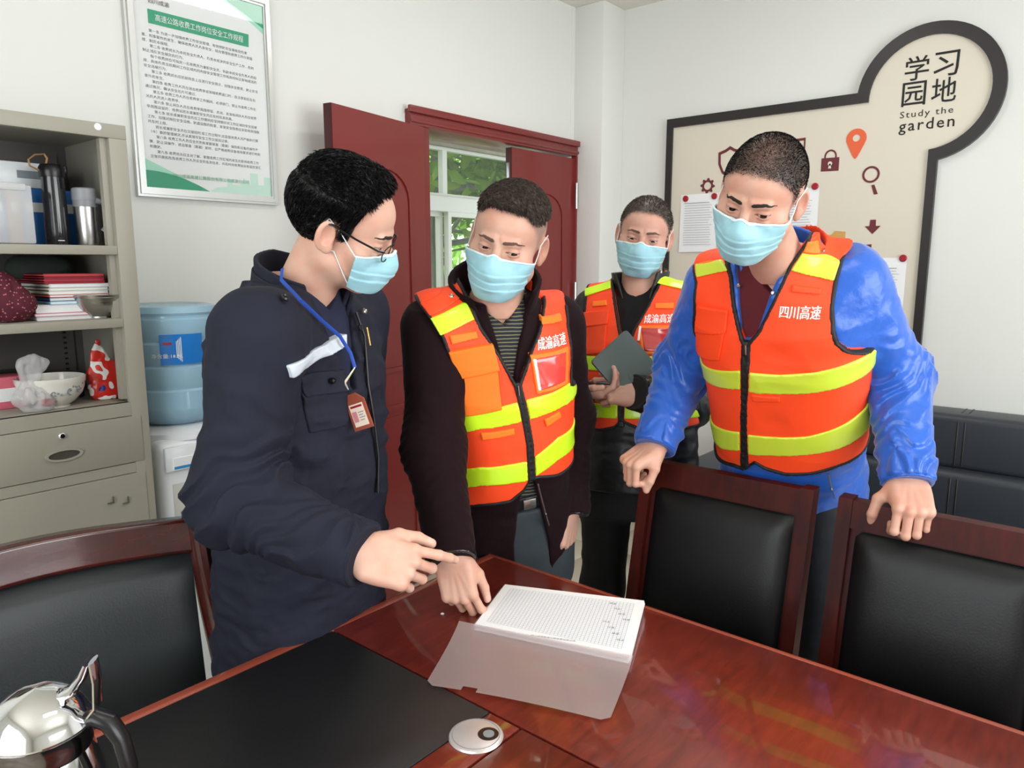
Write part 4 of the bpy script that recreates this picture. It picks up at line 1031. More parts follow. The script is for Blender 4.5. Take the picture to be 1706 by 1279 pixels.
# ------------------------------------------------------------------ people kit
_fh = nrm(np.array([_fw[0], _fw[1], 0])); _Z = np.array([0, 0, 1.0])
def dirc(r, t, u): return nrm(_rt*r-_fh*t+_Z*u)            # right of picture, towards camera, up
def skinmat(name, col, stub=(0.03, 0.027, 0.025)):
    m = mat(name, col, .48, sss=.12, bump=(900, .12, .0006)); t = NT(m)
    base = t.new('ShaderNodeMix', data_type='RGBA'); base.inputs[6].default_value = col; base.inputs[7].default_value = (min(1, col[0]*1.0), col[1]*.72, col[2]*.66, 1)
    tc = t.new('ShaderNodeTexCoord'); nz = t.new('ShaderNodeTexNoise', Scale=28.0, Detail=3.0); mr = t.new('ShaderNodeMapRange'); mr.inputs['From Min'].default_value = .42; mr.inputs['From Max'].default_value = .75; mr.inputs['To Max'].default_value = .55
    t.link(tc.outputs['Object'], nz.inputs['Vector']); t.link(nz.outputs['Fac'], mr.inputs['Value']); t.link(mr.outputs[0], base.inputs[0])
    prev = base.outputs[2]
    for an, c in (('red', (col[0]*.85, col[1]*.5, col[2]*.45, 1)), ('nail', (min(1, col[0]*1.12), col[1]*1.1, col[2]*1.15, 1)), ('stubble', stub+(1,))):
        a = t.new('ShaderNodeAttribute', attribute_name=an); mx = t.new('ShaderNodeMix', data_type='RGBA'); mx.inputs[7].default_value = c
        if an == 'stubble':
            n2 = t.new('ShaderNodeTexNoise', Scale=650.0, Detail=1.0); ad = t.new('ShaderNodeMath', operation='MULTIPLY_ADD'); mp = t.new('ShaderNodeMapRange'); mp.inputs['From Min'].default_value = .3; mp.inputs['From Max'].default_value = .7; mp.inputs['To Min'].default_value = .78; mp.inputs['To Max'].default_value = 1.15
            t.link(tc.outputs['Object'], n2.inputs['Vector']); t.link(n2.outputs['Fac'], mp.inputs['Value']); ad.operation = 'MULTIPLY'; ad.use_clamp = True
            t.link(a.outputs['Fac'], ad.inputs[0]); t.link(mp.outputs[0], ad.inputs[1]); t.link(ad.outputs[0], mx.inputs[0])
        else: t.link(a.outputs['Fac'], mx.inputs[0])
        t.link(prev, mx.inputs[6]); prev = mx.outputs[2]
    t.link(prev, t.b.inputs['Base Color'])
    return m
sstep = lambda a, b, x: (lambda t: t*t*(3-2*t))(np.clip((x-a)/(b-a), 0, 1))
def toloc(P, c, Fr, s=1.0): return ((P-np.asarray(c, dtype=F4)) @ np.asarray(Fr, dtype=F4))/s
def toworld(q, c, Fr, s=1.0): return np.asarray(q) @ np.asarray(Fr).T*s+np.asarray(c)

def skull(q):
    d = ell(q, (0, -.018, .034), (.0765, .098, .084))
    d = smin(d, ell(q, (0, .018, .040), (.066, .070, .058)), .02)
    return d
def face(q, wide=1.0, op=.0037):
    ax = np.abs(q[:, 0]); m = np.stack([ax, q[:, 1], q[:, 2]], -1)
    d = skull(q)
    d = smin(d, ell(q, (0, .028, -.030), (.061*wide, .060, .078)), .025)
    d = smin(d, ell(q, (0, .022, -.072), (.053*wide, .056, .040)), .025)
    d = smin(d, sph(m, (.012, .068, -.096), .018), .025)
    d = smin(d, sph(m, (.050*wide, -.002, -.058), .018), .03)
    d = smin(d, sph(m, (.047*wide, .050, -.022), .020), .022)
    d = smax(d, -sph(m, (.032, .104, .000), .0175), .016)
    d = smin(d, cone(m, (.010, .085, .021), (.036, .078, .019), .0085, .008), .010)
    d = smin(d, cone(q, (0, .088, .008), (0, .104, -.034), .0075, .0125), .010)
    d = smin(d, sph(m, (.0125, .095, -.038), .0085), .007)
    d = smin(d, cone(m, (0, .0905, -.062), (.020, .080, -.064), .0055, .004), .006)
    d = smin(d, cone(m, (0, .089, -.072), (.017, .080, -.070), .0065, .004), .006)
    # eyelids round the eyeball with a slit between them
    e = sph(m, EYE, .0138); dx = (m[:, 0]-EYE[0])/.0162
    slit = np.abs(q[:, 2]-(EYE[2]-.0010)-.0012*dx)-op*np.maximum(1-dx*dx, 0)
    lid = np.maximum(e, -np.maximum(slit, EYE[1]-.0-m[:, 1]))
    d = smin(np.maximum(d, -(np.maximum(np.maximum(slit, e-.004), EYE[1]-m[:, 1]))), lid, .0035)
    d = smin(d, ell(m, (.032, .0765, -.0165), (.012, .006, .0045)), .006)
    # ears
    c, s = math.cos(.38), math.sin(.38)
    rot = np.array([[c, s, 0], [-s, c, 0], [0, 0, 1]]).T
    er = ell(m, (.0815, -.014, -.004), (.0065, .0185, .031), rot)
    er = smax(er, -ell(m, (.0880, -.0080, .001), (.0110, .0125, .0225), rot), .002)
    er = smin(er, ell(m, (.079, -.004, -.026), (.006, .009, .012), rot), .006)
    d = smin(d, er, .006)
    return d
EYE = (.0315, .0735, .0)
def hairline(q, rec=0.0, top=.078, tem=0.0):
    y = q[:, 1]; ax = np.abs(q[:, 0])
    hb = np.interp(y, [-.13, -.06, -.034, -.026, -.02, .008, .012, .026, .031, .046, .066, .080, .095], [-.060, -.062, -.050, .022, .031, .033, -.004, -.006, .022, .042, top-.014, top, top+.004]).astype(F4)
    mid = np.exp(-((ax-.042)/.016)**2)*rec*sstep(.03, .06, y)
    return q[:, 2]-hb-mid-tem*sstep(.022, .050, y)*(1-sstep(.075, .1, y)*.4)                      # >0: hair
def headfield(H): return lambda P: face(toloc(P, H['c'], H['F'], H['s']), H.get('wide', 1), H.get('open', .0036))*H['s']

# ---- hands
FING = [(.029, .088, .000, (.042, .026, .021), .0088), (.0100, .093, .002, (.046, .029, .022), .0090), (-.0095, .089, .001, (.043, .027, .021), .0086), (-.0275, .080, -.002, (.034, .021, .019), .0075)]
def hand_bones(sg, curls, thumb, spread=(6, 1, -4, -10)):
    """bones in hand space: x across (thumb side = sg), y to the fingertips, z out of the back of the hand"""
    out = []; nails = []
    for k, ((x, y, z, Ls, r), cu) in enumerate(zip(FING, curls)):
        p = np.array([sg*x, y, z]); a = 0; sp = R(spread[k])*sg
        rs = (r, r*.96, r*.88, r*.76)
        for j in range(3):
            a += R(cu[j]); dd = np.array([math.sin(sp)*math.cos(a), math.cos(sp)*math.cos(a), -math.sin(a)])
            p2 = p+dd*Ls[j]; out.append((p, p2, rs[j], rs[j+1])); up = np.array([math.sin(sp)*math.sin(a), math.cos(sp)*math.sin(a), math.cos(a)]); last = (p2, dd, up, rs[3]); p = p2
        nails.append(last[0]-last[1]*.004+last[2]*last[3]*.95)
    p = np.array([sg*.024, .018, -.010])
    for j, (L, r1, r2) in enumerate(((.040, .0135, .0120), (.033, .0112, .0100), (.025, .0098, .0082))):
        v = np.array(thumb[j], float); v[0] *= sg; v = nrm(v); p2 = p+v*L; out.append((p, p2, r1, r2)); p = p2; lastv = v
    tu = np.array([sg*.55, 0, .8]); tu = nrm(tu-lastv*(tu@lastv)); nails.append(p-lastv*.004+tu*.0078)
    return out, nails
def handfield(q, sg, bones):
    d = rbox(q, (0, .050, 0), (.0395, .044, .0135), .0130)
    d = smin(d, ell(q, (sg*.024, .036, -.010), (.018, .034, .016)), .012)
    d = smin(d, ell(q, (-sg*.024, .034, -.008), (.015, .036, .015)), .012)
    d = smin(d, ell(q, (0, -.012, 0), (.029, .05, .019)), .02)
    for k in range(4):
        x, y, z = FING[k][:3]; d = smin(d, sph(q, (sg*x, y, z+.002), .0098), .006)
        d = smin(d, cone(q, (sg*x*.35, .02, .009), (sg*x, y, z+.006), .003, .0045), .006)    # tendons
    fs = None
    for k in range(5):
        f = None
        for (a, b, r1, r2) in bones[3*k:3*k+3]:
            c = cone(q, a, b, r1, r2); f = c if f is None else smin(f, c, .0035)
        f = f if k < 4 else smin(f, d*1.0+.0, .001)*0+f
        d = smin(d, f, .0045 if k < 4 else .012)
    return d
def join_arrays(parts):
    P, Fq, n = [], [], 0
    for p, f in parts: P.append(p); Fq.append(f+n); n += len(p)
    return np.concatenate(P), np.concatenate(Fq)

def blades(base_pts, normals, comb, n, L, w, rng, lift=.5, jit=.35):
    i = rng.randint(0, len(base_pts), n); p = base_pts[i]; nn = normals[i]
    d = comb(p)+rng.normal(0, jit, (n, 3)); d = d-nn*(d*nn).sum(1, keepdims=True); d /= np.linalg.norm(d, axis=1, keepdims=True)+1e-9
    d = d*(1-lift)+nn*lift; d /= np.linalg.norm(d, axis=1, keepdims=True)
    s = np.cross(d, rng.normal(0, 1, (n, 3))); s /= np.linalg.norm(s, axis=1, keepdims=True)+1e-9
    Ls = L*rng.uniform(.6, 1.2, (n, 1))
    a = p-nn*.001+s*w; b = p-nn*.001-s*w; c = p+d*Ls*.6+s*w*.7; c2 = p+d*Ls+nn*(-Ls*.12)
    V = np.stack([a, b, c, c2], 1).reshape(-1, 3); k = np.arange(n)*4
    T = np.concatenate([np.stack([k, k+1, k+2], 1), np.stack([k+2, k+1, k+3], 1)])
    return V, T

# ---- clothing: torso field in the local frame of the trunk
class Torso:
    def __init__(s, hip, neck, right, rings, n=2.5, shR=None, shL=None, yoke=.060):
        s.hip, s.neck = np.asarray(hip, float), np.asarray(neck, float)
        s.up = nrm(s.neck-s.hip); r = np.asarray(right, float); s.rt = nrm(r-s.up*(r@s.up)); s.fw = np.cross(s.up, s.rt)
        s.L = np.linalg.norm(s.neck-s.hip); s.Fr = np.stack([s.rt, s.fw, s.up], 1); s.n = n
        s.R = np.array(rings, float); s.shR, s.shL, s.yoke = shR, shL, yoke
    def loc(s, P): return toloc(P, s.hip, s.Fr)
    def w(s, u, v, w): return toworld((u, v, w), s.hip, s.Fr)
    def core(s, P, q=None):
        q = s.loc(P) if q is None else q; t = q[:, 2]/s.L; K = s.R; I = lambda c: np.interp(t, K[:, 0], K[:, c]).astype(F4)
        a, bf, bb, cv = I(1), I(2), I(3), I(4); y = q[:, 1]-cv; b = np.where(y > 0, bf, bb)
        k = ((np.abs(q[:, 0])/a)**s.n+(np.abs(y)/b)**s.n)**(1/s.n); rr = np.sqrt(q[:, 0]**2+y*y)
        d = rr-rr/np.maximum(k, 1e-4); d = np.where(k < .3, -np.minimum(a, b)*.7, d)
        d = np.maximum(d*.92, (t-K[-1, 0])*s.L)
        if s.shR is not None:
            for sh in (s.shR, s.shL):
                base = s.neck-s.up*.055+(np.asarray(sh)-s.neck)*.12
                d = smin(d, cone(P, base, np.asarray(sh), s.yoke, s.yoke*.96), .05)
        return d
def ring(*a): return a
def stdrings(W=1.0, D=1.0, belly=0.0, hem=-.26):
    #  t, half width, front, back, centre v
    return [(hem-.2, .178*W, .120*D, .115*D, 0), (hem, .180*W, .122*D+belly*.5, .118*D, 0), (0, .176*W, .120*D+belly*.8, .118*D, 0), (.22, .168*W, .112*D+belly, .108*D, .004), (.45, .170*W, .112*D+belly*.8, .110*D, .004),
            (.66, .182*W, .118*D+belly*.2, .116*D, .0), (.80, .184*W, .110*D, .112*D, -.006), (.90, .160*W, .092*D, .098*D, -.012), (.97, .105*W, .074*D, .080*D, -.016), (1.04, .072, .062, .066, -.018), (1.10, .062, .056, .06, -.02)]
def armcoords(P, a, b):
    a = np.asarray(a, float); b = np.asarray(b, float); y = nrm(b-a); x = nrm(np.cross(y, _Z+np.array([.01, .02, 0]))); z = np.cross(x, y)
    return toloc(P, a, np.stack([x, y, z], 1))
def sleeve(P, sh, el, wr, r, amp=.006, off=0.0, fs=(10, 26, 10), cuff=True, lam=.030):
    d1 = cone(P, sh, el, r[0], r[1]); d2 = cone(P, el, wr, r[1]*.98, r[2]); d = smin(d1, d2, .045)
    if amp:
        q = armcoords(P, sh, wr); near = np.abs(d) < .03
        if near.any():
            f = folds(q[near], fs, off)+.6*folds(q[near][:, [1, 0, 2]], (fs[1]*1.4, fs[0]*1.5, fs[2]*1.5), off+5)
            se = float(armcoords(np.asarray(el, dtype=F4)[None], sh, wr)[0, 1]); L_ = float(armcoords(np.asarray(wr, dtype=F4)[None], sh, wr)[0, 1]); qn = q[near]; y_ = qn[:, 1]
            ang = np.arctan2(qn[:, 0], qn[:, 2]); ph = y_/lam*(1+.25*noise(qn, 9, off))+1.1*np.sin(ang+off)+1.6*noise(qn, 14, off+3)
            wv = 1-2.4*np.abs(np.mod(ph, 1)-.5)**.8
            g_ = 1.25*np.exp(-((y_-se)/.085)**2)+.9*np.exp(-((y_-L_+.06)/.05)**2)+.30
            f = .62*f+.75*wv*g_*(.55+.45*noise(qn, 11, off+9))
            d = d.copy(); d[near] -= amp*f
    return d
def cutplane(P, c, n): return (P-np.asarray(c, dtype=F4)) @ np.asarray(nrm(n), dtype=F4)
def bbox(pts, m): p = np.array(pts); return p.min(0)-m, p.max(0)+m

def make_person(name, label, S):
    """S: joints and looks. builds Empty > body, hair, eyes, brows, mask, clothes"""
    e = empty('person', (S['hip'][0], S['hip'][1], 0), label, 'person')
    H = S['head']; c, Fr, s = H['c'], H['F'], H['s']
    neckb = np.asarray(S['neckbase'], float)
    nk = toloc(neckb[None], c, Fr, s)[0]
    fh = headfield(H)
    def f_head(P):
        d = fh(P); q = toloc(P, c, Fr, s)
        n_ = cone(q, (0, -.022, -.055), nk, .053, .060)*s
        n_ = smin(n_, cone(q, (.045, -.02, -.05), nk+np.array([.012, .03, 0]), .012, .012)*s, .02)
        return np.maximum(smin(d, n_, .022), -cutplane(P, neckb-_Z*.03, _Z))
    parts = [sdf_mesh(f_head, *bbox([toworld((x, y, z), c, Fr, s) for x in (-.1, .1) for y in (-.125, .125) for z in (-.12, .13)]+[neckb], .02), .0017 if S.get('near', 1) else .0022)]
    nailpts = []
    for hd in S['hands']:
        bones, nails = hand_bones(hd['sg'], hd['curls'], hd['thumb'], hd.get('spread', (6, 1, -4, -10)))
        hs = hd.get('s', 1.0); w_, Fh = hd['c'], hd['F']; el = hd['el']
        ql = toloc(np.asarray(el, float)[None], w_, Fh, hs)[0]; ql = ql/np.linalg.norm(ql)*.12
        def f_hand(P, w_=w_, Fh=Fh, hs=hs, sg=hd['sg'], bones=bones, ql=ql):
            q = toloc(P, w_, Fh, hs); d = handfield(q, sg, bones); return smin(d, cone(q, (0, -.01, 0), ql, .024, .034), .02)*hs
        ext = [p for b in bones for p in b[:2]]+[np.array(ql)]
        bb = bbox([toworld(p, w_, Fh, hs) for p in ext+[np.array([.04, .0, 0]), np.array([-.04, 0, 0])]], .03)
        parts.append(sdf_mesh(f_hand, *bb, .0017 if S.get('near', 1) else .0022))
        nailpts += [toworld(p, w_, Fh, hs) for p in nails]
    T = S['T']
    hipc = S['hip']; lg = S['legs']
    def f_in(P):
        d = T.core(P)+.022
        d = np.maximum(d, -(T.loc(P)[:, 2]+.05))
        for (sh, el, wr) in S['arms']: d = smin(d, np.minimum(cone(P, sh, el, .045, .036), cone(P, el, wr, .036, .024)), .03)
        for (h_, k_, a_) in lg: d = smin(d, np.minimum(cone(P, h_, k_, .072, .048), cone(P, k_, a_, .047, .034)), .03)
        return d
    allp = [p for a in S['arms'] for p in a]+[p for l in lg for p in l]+[S['hip'], neckb]
    parts.append(sdf_mesh(f_in, *bbox(allp, .16), .010))
    P_, Q_ = join_arrays(parts)
    hl = H.get('rec', 0.0), H.get('top', .078), H.get('tem', 0)
    def a_stub(P):
        q = toloc(P, c, Fr, s); k = sstep(-.010 if H.get('fade') else -.002, .022 if H.get('fade') else .006, hairline(q, *hl)+.004*noise(q, 160)); k = k*(fh(P) < .012)*(np.abs(q[:, 2]) < .2)*(ln(q) < .2)*(np.abs(skull(q)) < .006)
        m_ = np.stack([np.abs(q[:, 0]), q[:, 1], q[:, 2]], -1); dx_ = (m_[:, 0]-EYE[0])/.0170; op_ = H.get('open', .0036)
        up_ = q[:, 2]-(EYE[2]-.0010)-.0012*dx_-op_*np.maximum(1-dx_*dx_, 0); lash = np.exp(-(up_/.0011)**2)*(np.abs(dx_) < 1.02)*(sph(m_, EYE, .0138) < .004)*(m_[:, 1] > EYE[1])
        return np.maximum(lash*.85, 1)*0+np.maximum(lash*.85, k*H.get('dens', .92)*(1 if not H.get('fade') else .5+.5*sstep(.01, .06, q[:, 2]))*(1-H.get('crown', 0)*np.exp(-((q[:, 0]/.035)**2+((q[:, 1]-.03)/.05)**2))*(q[:, 2] > .05)))
    def a_nail(P):
        k = np.zeros(len(P))
        for n_ in nailpts: k = np.maximum(k, 1-sstep(.0052, .0066, ln(P-np.asarray(n_, dtype=F4))))
        return k
    def a_red(P):
        q = toloc(P, c, Fr, s); m = np.stack([np.abs(q[:, 0]), q[:, 1], q[:, 2]], -1)
        k = 1-sstep(.012, .024, ln((m-V3(.009, .09, -.067))*V3(1, 1, 1.6)))
        k = np.maximum(k, .35*(1-sstep(.012, .03, ln(m-V3(.083, -.012, -.004))))); k = np.maximum(k, .28*(1-sstep(.010, .020, ln(m-V3(*EYE)))))
        return k
    arrmesh('body', P_, Q_, S['skin'], e, dict(stubble=a_stub, nail=a_nail, red=a_red))
    # eyes
    for sg in (-1, 1):
        ec = toworld((sg*EYE[0], EYE[1], EYE[2]), c, Fr, s); gz = nrm(toworld(np.array(H.get('gaze', (0, 1, 0))), (0, 0, 0), Fr))
        eb = MB().lathe([(.0118*s*math.sin(a), -.0118*s*math.cos(a)) for a in np.linspace(.001, math.pi-.001, 18)], ec, 24, gz, cap=False).build('eyeball', M['eyewhite'], e, True)
        MB().lathe([(.0066*s, .00985*s), (.0044*s, .0113*s), (0, .01220*s)], ec, 20, gz, cap=False).build('iris', M['iris'], eb, True)
    # eyebrows
    bm_ = S['brow']
    def f_brow(P):
        q = toloc(P, c, Fr, s); m = np.stack([np.abs(q[:, 0]), q[:, 1], q[:, 2]], -1)
        w_ = np.interp(m[:, 0], [.010, .014, .030, .050], [.0026, .0042, .0036, .0008]).astype(F4)
        zc = np.interp(m[:, 0], [.008, .02, .036, .052], [.0200, .0215, .0240, .0185]).astype(F4)+H.get('browz', 0)
        d = np.maximum(np.abs(m[:, 2]-zc)-w_, np.maximum(m[:, 0]-.052, .009-m[:, 0]))
        d = d+.0011*np.abs(noise(q*V3(1.2, 1, .5), 420))
        return np.maximum(np.abs(face(q, H.get('wide', 1)))-.0014, d)*s
    sdf_mesh(f_brow, *bbox([toworld((x, y, z), c, Fr, s) for x in (-.06, .06) for y in (.04, .105) for z in (.005, .035)], .002), .0011, 'eyebrows', bm_, e)
    # hair shell + blades
    hc = S['hair']
    def thick(q): return (hc['side']+(hc['top']-hc['side'])*sstep(hc.get('z0', .035), hc.get('z1', .085), q[:, 2])*sstep(-.10, -.02, q[:, 1]+q[:, 2]*.5)).astype(F4)
    def f_hair(P):
        q = toloc(P, c, Fr, s); hl_ = hairline(q, *hl)
        th = thick(q)*sstep(-.001, hc.get('soft', .018), hl_)+hc.get('q', 0)*0
        if 'bulge' in hc: th = th+hc['bulge'](q)
        th = th+hc.get('rough', .0008)*folds(q*V3(1, .35, 1), (130, 130, 130))
        return np.maximum(np.maximum(skull(q)-th, -hl_+.0025*noise(q, 220)+hc.get('inset', .001)), hc.get('zmin', -1)+.006*noise(q, 90)-q[:, 2])*s
    hp, hq = sdf_mesh(f_hair, *bbox([toworld((x, y, z), c, Fr, s) for x in (-.1, .1) for y in (-.13, .12) for z in (-.07, .15)], .01), .0022)
    rng = np.random.RandomState(S.get('seed', 3))
    gl = toloc(hp, c, Fr, s); ep = .002
    nn = np.stack([skull((gl+ep*np.eye(3)[k]).astype(F4))-skull((gl-ep*np.eye(3)[k]).astype(F4)) for k in range(3)], 1); nn /= np.linalg.norm(nn, axis=1, keepdims=True)+1e-9
    outer = (skull(gl.astype(F4)) > (.0008 if hc['top'] > .004 else .0))
    bp, bn = hp[outer], nn[outer] @ np.asarray(Fr).T
    cmb = hc.get('comb', lambda q: np.stack([q[:, 0]*.0, np.ones(len(q)), -q[:, 2]*0-.4], 1))
    V_, T_ = blades(bp, bn, lambda p: cmb(toloc(p, c, Fr, s)) @ np.asarray(Fr).T, hc['n'], hc['len'], hc.get('w', .0005), rng, hc.get('lift', .5), hc.get('jit', .35))
    if hc.get('shell') is False:
        vq = toloc(V_[::4], c, Fr, s); pr_ = (.25+.75*sstep(-.01, .06, vq[:, 2]))*sstep(0, .012, hairline(vq.astype(F4), *hl)+rng.normal(0, .002, len(vq)))*(1-.6*H.get('crown', 0)*np.exp(-((vq[:, 0]/.035)**2+((vq[:, 1]-.03)/.05)**2))); keepb = rng.rand(len(vq)) < pr_
        n_ = len(V_)//4; V_ = V_.reshape(n_, 4, 3)[keepb].reshape(-1, 3); kk = np.arange(int(keepb.sum()))*4; T_ = np.concatenate([np.stack([kk, kk+1, kk+2], 1), np.stack([kk+2, kk+1, kk+3], 1)])
        ho = arrmesh('hair', V_, T_, hc['mat'], e)
    else: ho = arrmesh('hair', np.concatenate([hp, V_]), np.concatenate([hq[:, [0, 1, 2]], hq[:, [0, 2, 3]], T_+len(hp)]), hc['mat'], e)
    # surgical mask
    def maskform(q):
        d = face(q, H.get('wide', 1))*1.0
        d = smin(d, ell(q, (0, .060, -.060), (.040, .050, .046)), .03)
        return d
    yb = S['mask'].get('back', .036); zt, zb = -.014, S['mask'].get('zb', -.112)
    def f_mask(P, off=.0045, grow=0.0):
        q = toloc(P, c, Fr, s); ax = np.abs(q[:, 0])
        topz = zt+.010*np.exp(-(ax/.014)**2)-.16*np.maximum(.085-q[:, 1], 0); bz = zb+.25*np.maximum(.07-q[:, 1], 0)
        saw = np.mod((q[:, 2]-zb)/.017+.15*noise(q, 30), 1.0); pl = .0021*np.minimum(saw, (1-saw)*5)*sstep(zb+.012, zb+.03, q[:, 2])*(1-sstep(zt-.034, zt-.02, q[:, 2]))
        d = np.abs(maskform(q)-off-pl-.0015*noise(q, 55, S.get('seed', 1)))-.0019
        d = np.maximum(d, np.maximum(q[:, 2]-topz, bz-q[:, 2])-grow)
        d = np.maximum(d, yb-grow-q[:, 1])
        return d*s
    mb = bbox([toworld((x, y, z), c, Fr, s) for x in (-.08, .08) for y in (.02, .13) for z in (-.135, .005)], .006)
    mk = sdf_mesh(f_mask, *mb, .0016, 'face_mask', M['mask'], e)
    def f_edge(P):
        q = toloc(P, c, Fr, s); ax = np.abs(q[:, 0]); topz = zt+.010*np.exp(-(ax/.014)**2)-.16*np.maximum(.085-q[:, 1], 0)
        d = np.abs(maskform(q)-.0056)-.0020
        return np.maximum(np.maximum(d, yb-.0006-q[:, 1]), np.abs(q[:, 2]-topz+.0005)-.0019)*s
    sdf_mesh(f_edge, *mb, .0014, 'mask_edge', M['maskedge'], mk)
    for sg in (-1, 1):
        def surf(y, z, o_=.0055):      # point on the cheek side at given y,z
            xs = np.linspace(.03, .10, 90); qq = np.stack([xs*sg, np.full(90, y), np.full(90, z)], 1).astype(F4); dd = maskform(qq)-o_
            k = np.argmax(dd > 0); return np.array([xs[k]*sg, y, z])
        tp = surf(yb+.003, zt-.16*(.085-yb)-.004); bt = surf(yb+.003, zb+.25*(.07-yb)+.006)
        mid1 = surf(.010, .012, .0035); mid2 = surf(.008, -.030, .0035)
        eartop = np.array([sg*.0835, -.016, .031]); earback = np.array([sg*.0805, -.030, .004]); earb = np.array([sg*.0795, -.016, -.034])
        MB().tube([toworld(p, c, Fr, s) for p in (tp, tp*.5+mid1*.5+np.array([sg*.001, 0, 0]), mid1, eartop, earback, earb, mid2, bt*.6+mid2*.4+np.array([sg*.002, 0, 0]), bt)], .0010*s, 6).build('ear_loop', M['maskedge'], mk, True)
    # trousers and shoes
    tw = S['trouser']
    def f_tr(P):
        q = T.loc(P); d = None
        for i, (h_, k_, a_) in enumerate(lg):
            l_ = smin(cone(P, h_, k_, .082, .064), cone(P, k_, a_, .064, .052), .03); near = np.abs(l_) < .03
            if near.any(): qq = armcoords(P, h_, a_)[near]; l_ = l_.copy(); l_[near] -= .004*folds(qq, (9, 14, 9), i*4.+1)
            d = l_ if d is None else smin(d, l_, .03)
        top = np.maximum(T.core(P, q)+S.get('tro', .016), np.maximum(q[:, 2]-S.get('waist', .03), -q[:, 2]-.17))
        d = smin(d, top, .05)
        d = np.maximum(d, q[:, 2]-S.get('waist', .03)-.02)
        return np.maximum(d, .045-P[:, 2])
    sdf_mesh(f_tr, *bbox([p for l in lg for p in l]+[S['hip']+T.up*.06, S['hip']-_Z*.3], .16), .0065, 'trousers', tw, e)
    for (h_, k_, a_) in lg:
        fd = S.get('toe', T.fw); fd = nrm(np.array([fd[0], fd[1], 0])); sd = np.cross(fd, _Z); ac = np.asarray(a_)
        Fs = np.stack([sd, fd, _Z], 1); o0 = np.array([ac[0], ac[1], 0])
        def f_shoe(P):
            q = toloc(P, o0, Fs); d = ell(q, (0, .06, .034), (.046, .145, .042)); d = smin(d, cone(q, (0, -.02, .05), (0, -.02, .095), .044, .042), .03)
            return np.maximum(np.maximum(d, .004-q[:, 2]), q[:, 2]-.10)
        sdf_mesh(f_shoe, *bbox([toworld((x, y, z), o0, Fs) for x in (-.06, .06) for y in (-.11, .22) for z in (0, .12)], .01), .005, 'shoe', M['blackshoe'], e)
    return e

def collar(T, nb, axis, r0, k, w0, w1, back_extra, open_half, th, m, parent, name='collar', drop=0.0, h=.0026, cv=-.005, flare=0, flat=1.0):
    """stand collar: flaring tube round the neck, open at the front"""
    ax = nrm(axis); x = nrm(T.rt-ax*(T.rt@ax)); y = np.cross(ax, x); Fc = np.stack([x, y, ax], 1)
    def f(P):
        q = toloc(P, nb, Fc); X, Y, W = q[:, 0], (q[:, 1]-cv)/flat, q[:, 2]; r = np.sqrt(X*X+Y*Y); th_ = np.arctan2(np.abs(X), Y)      # 0 at front
        rad = r0+k*(W-w0)+flare*np.maximum(W-w0-.02, 0)**2*20
        d = np.abs(r-rad)-th; topw = w1+back_extra*(th_/math.pi)-drop*np.exp(-(th_/.5)**2)
        d = np.maximum(d, np.maximum(W-topw, w0-W)); op = (open_half+ .9*open_half*np.clip((W-w0)/(w1-w0), 0, 1.5)-th_)*r
        return np.maximum(d, op)
    c0 = np.asarray(nb)
    return sdf_mesh(f, c0-.17, c0+.17, h, name, m, parent)

M['eyewhite'] = mat('eye_white', srgb(176, 162, 152), .2)
M['iris'] = mat('iris_dark_brown', srgb(32, 20, 15), .08)
M['mask'] = mat('mask_pale_blue', srgb(158, 207, 219), .75, bump=(300, .1, .0006))
M['maskedge'] = mat('mask_white_edge', srgb(222, 236, 240), .6)
M['blackshoe'] = mat('black_shoe', srgb(22, 21, 21), .3)
M['hairblack'] = mat('hair_black', srgb(20, 18, 19), .5, spec=.4)
M['hairgrey'] = mat('hair_dark_grey', srgb(84, 73, 66), .6)
M['browblack'] = mat('eyebrow_hair', srgb(38, 29, 26), .8)
M['browbrown'] = mat('eyebrow_brown', srgb(96, 72, 60), .8)
M['snap'] = mat('snap_metal', srgb(190, 186, 180), .25, metal=.9)
# ------------------------------------------------------------------ the four people
FEET = .085
def legs_of(hip, T, spread=.10, toe=0.0, shift=(0, 0), kneef=.03):
    out = []
    for sg in (1, -1):
        h_ = hip+T.rt*sg*.088-_Z*.05; a_ = np.array([hip[0]+shift[0], hip[1]+shift[1], FEET])+nrm(np.array([T.rt[0], T.rt[1], 0]))*sg*spread
        fw = nrm(np.array([T.fw[0], T.fw[1], 0])); k_ = (h_+a_)/2+fw*kneef; out.append((h_, k_, a_))
    return out
def hand(sg, c, y, z, el, curls, thumb, s=1.0, spread=(6, 1, -4, -10)):
    return dict(sg=sg, c=np.asarray(c), F=frame3(y, z), el=el, curls=curls, thumb=thumb, s=s, spread=spread)
TH_REST = ((.75, .65, -.15), (.25, .95, -.1), (.05, 1, -.1))
TH_FIST = ((.55, .75, -.35), (-.25, .75, -.6), (-.75, .45, -.45))

# --- man 1: navy work jacket, glasses, at the left
a1 = {}
hip1 = at(503, 905, 1.52); neck1 = at(503, 480, 1.43)
r1 = dirc(-.50, .87, 0)
shR1, shL1 = at(432, 560, 1.25), at(585, 520, 1.62)
elR1 = ik(shR1, at(598, 922, 1.17), .285, .262, at(330, 900, 1.30)); wrR1 = at(598, 922, 1.17)
elL1, wrL1 = at(575, 740, 1.72), at(560, 900, 1.66)
T1 = Torso(hip1, neck1, r1, stdrings(.97, .98, .02), shR=shR1, shL=shL1)
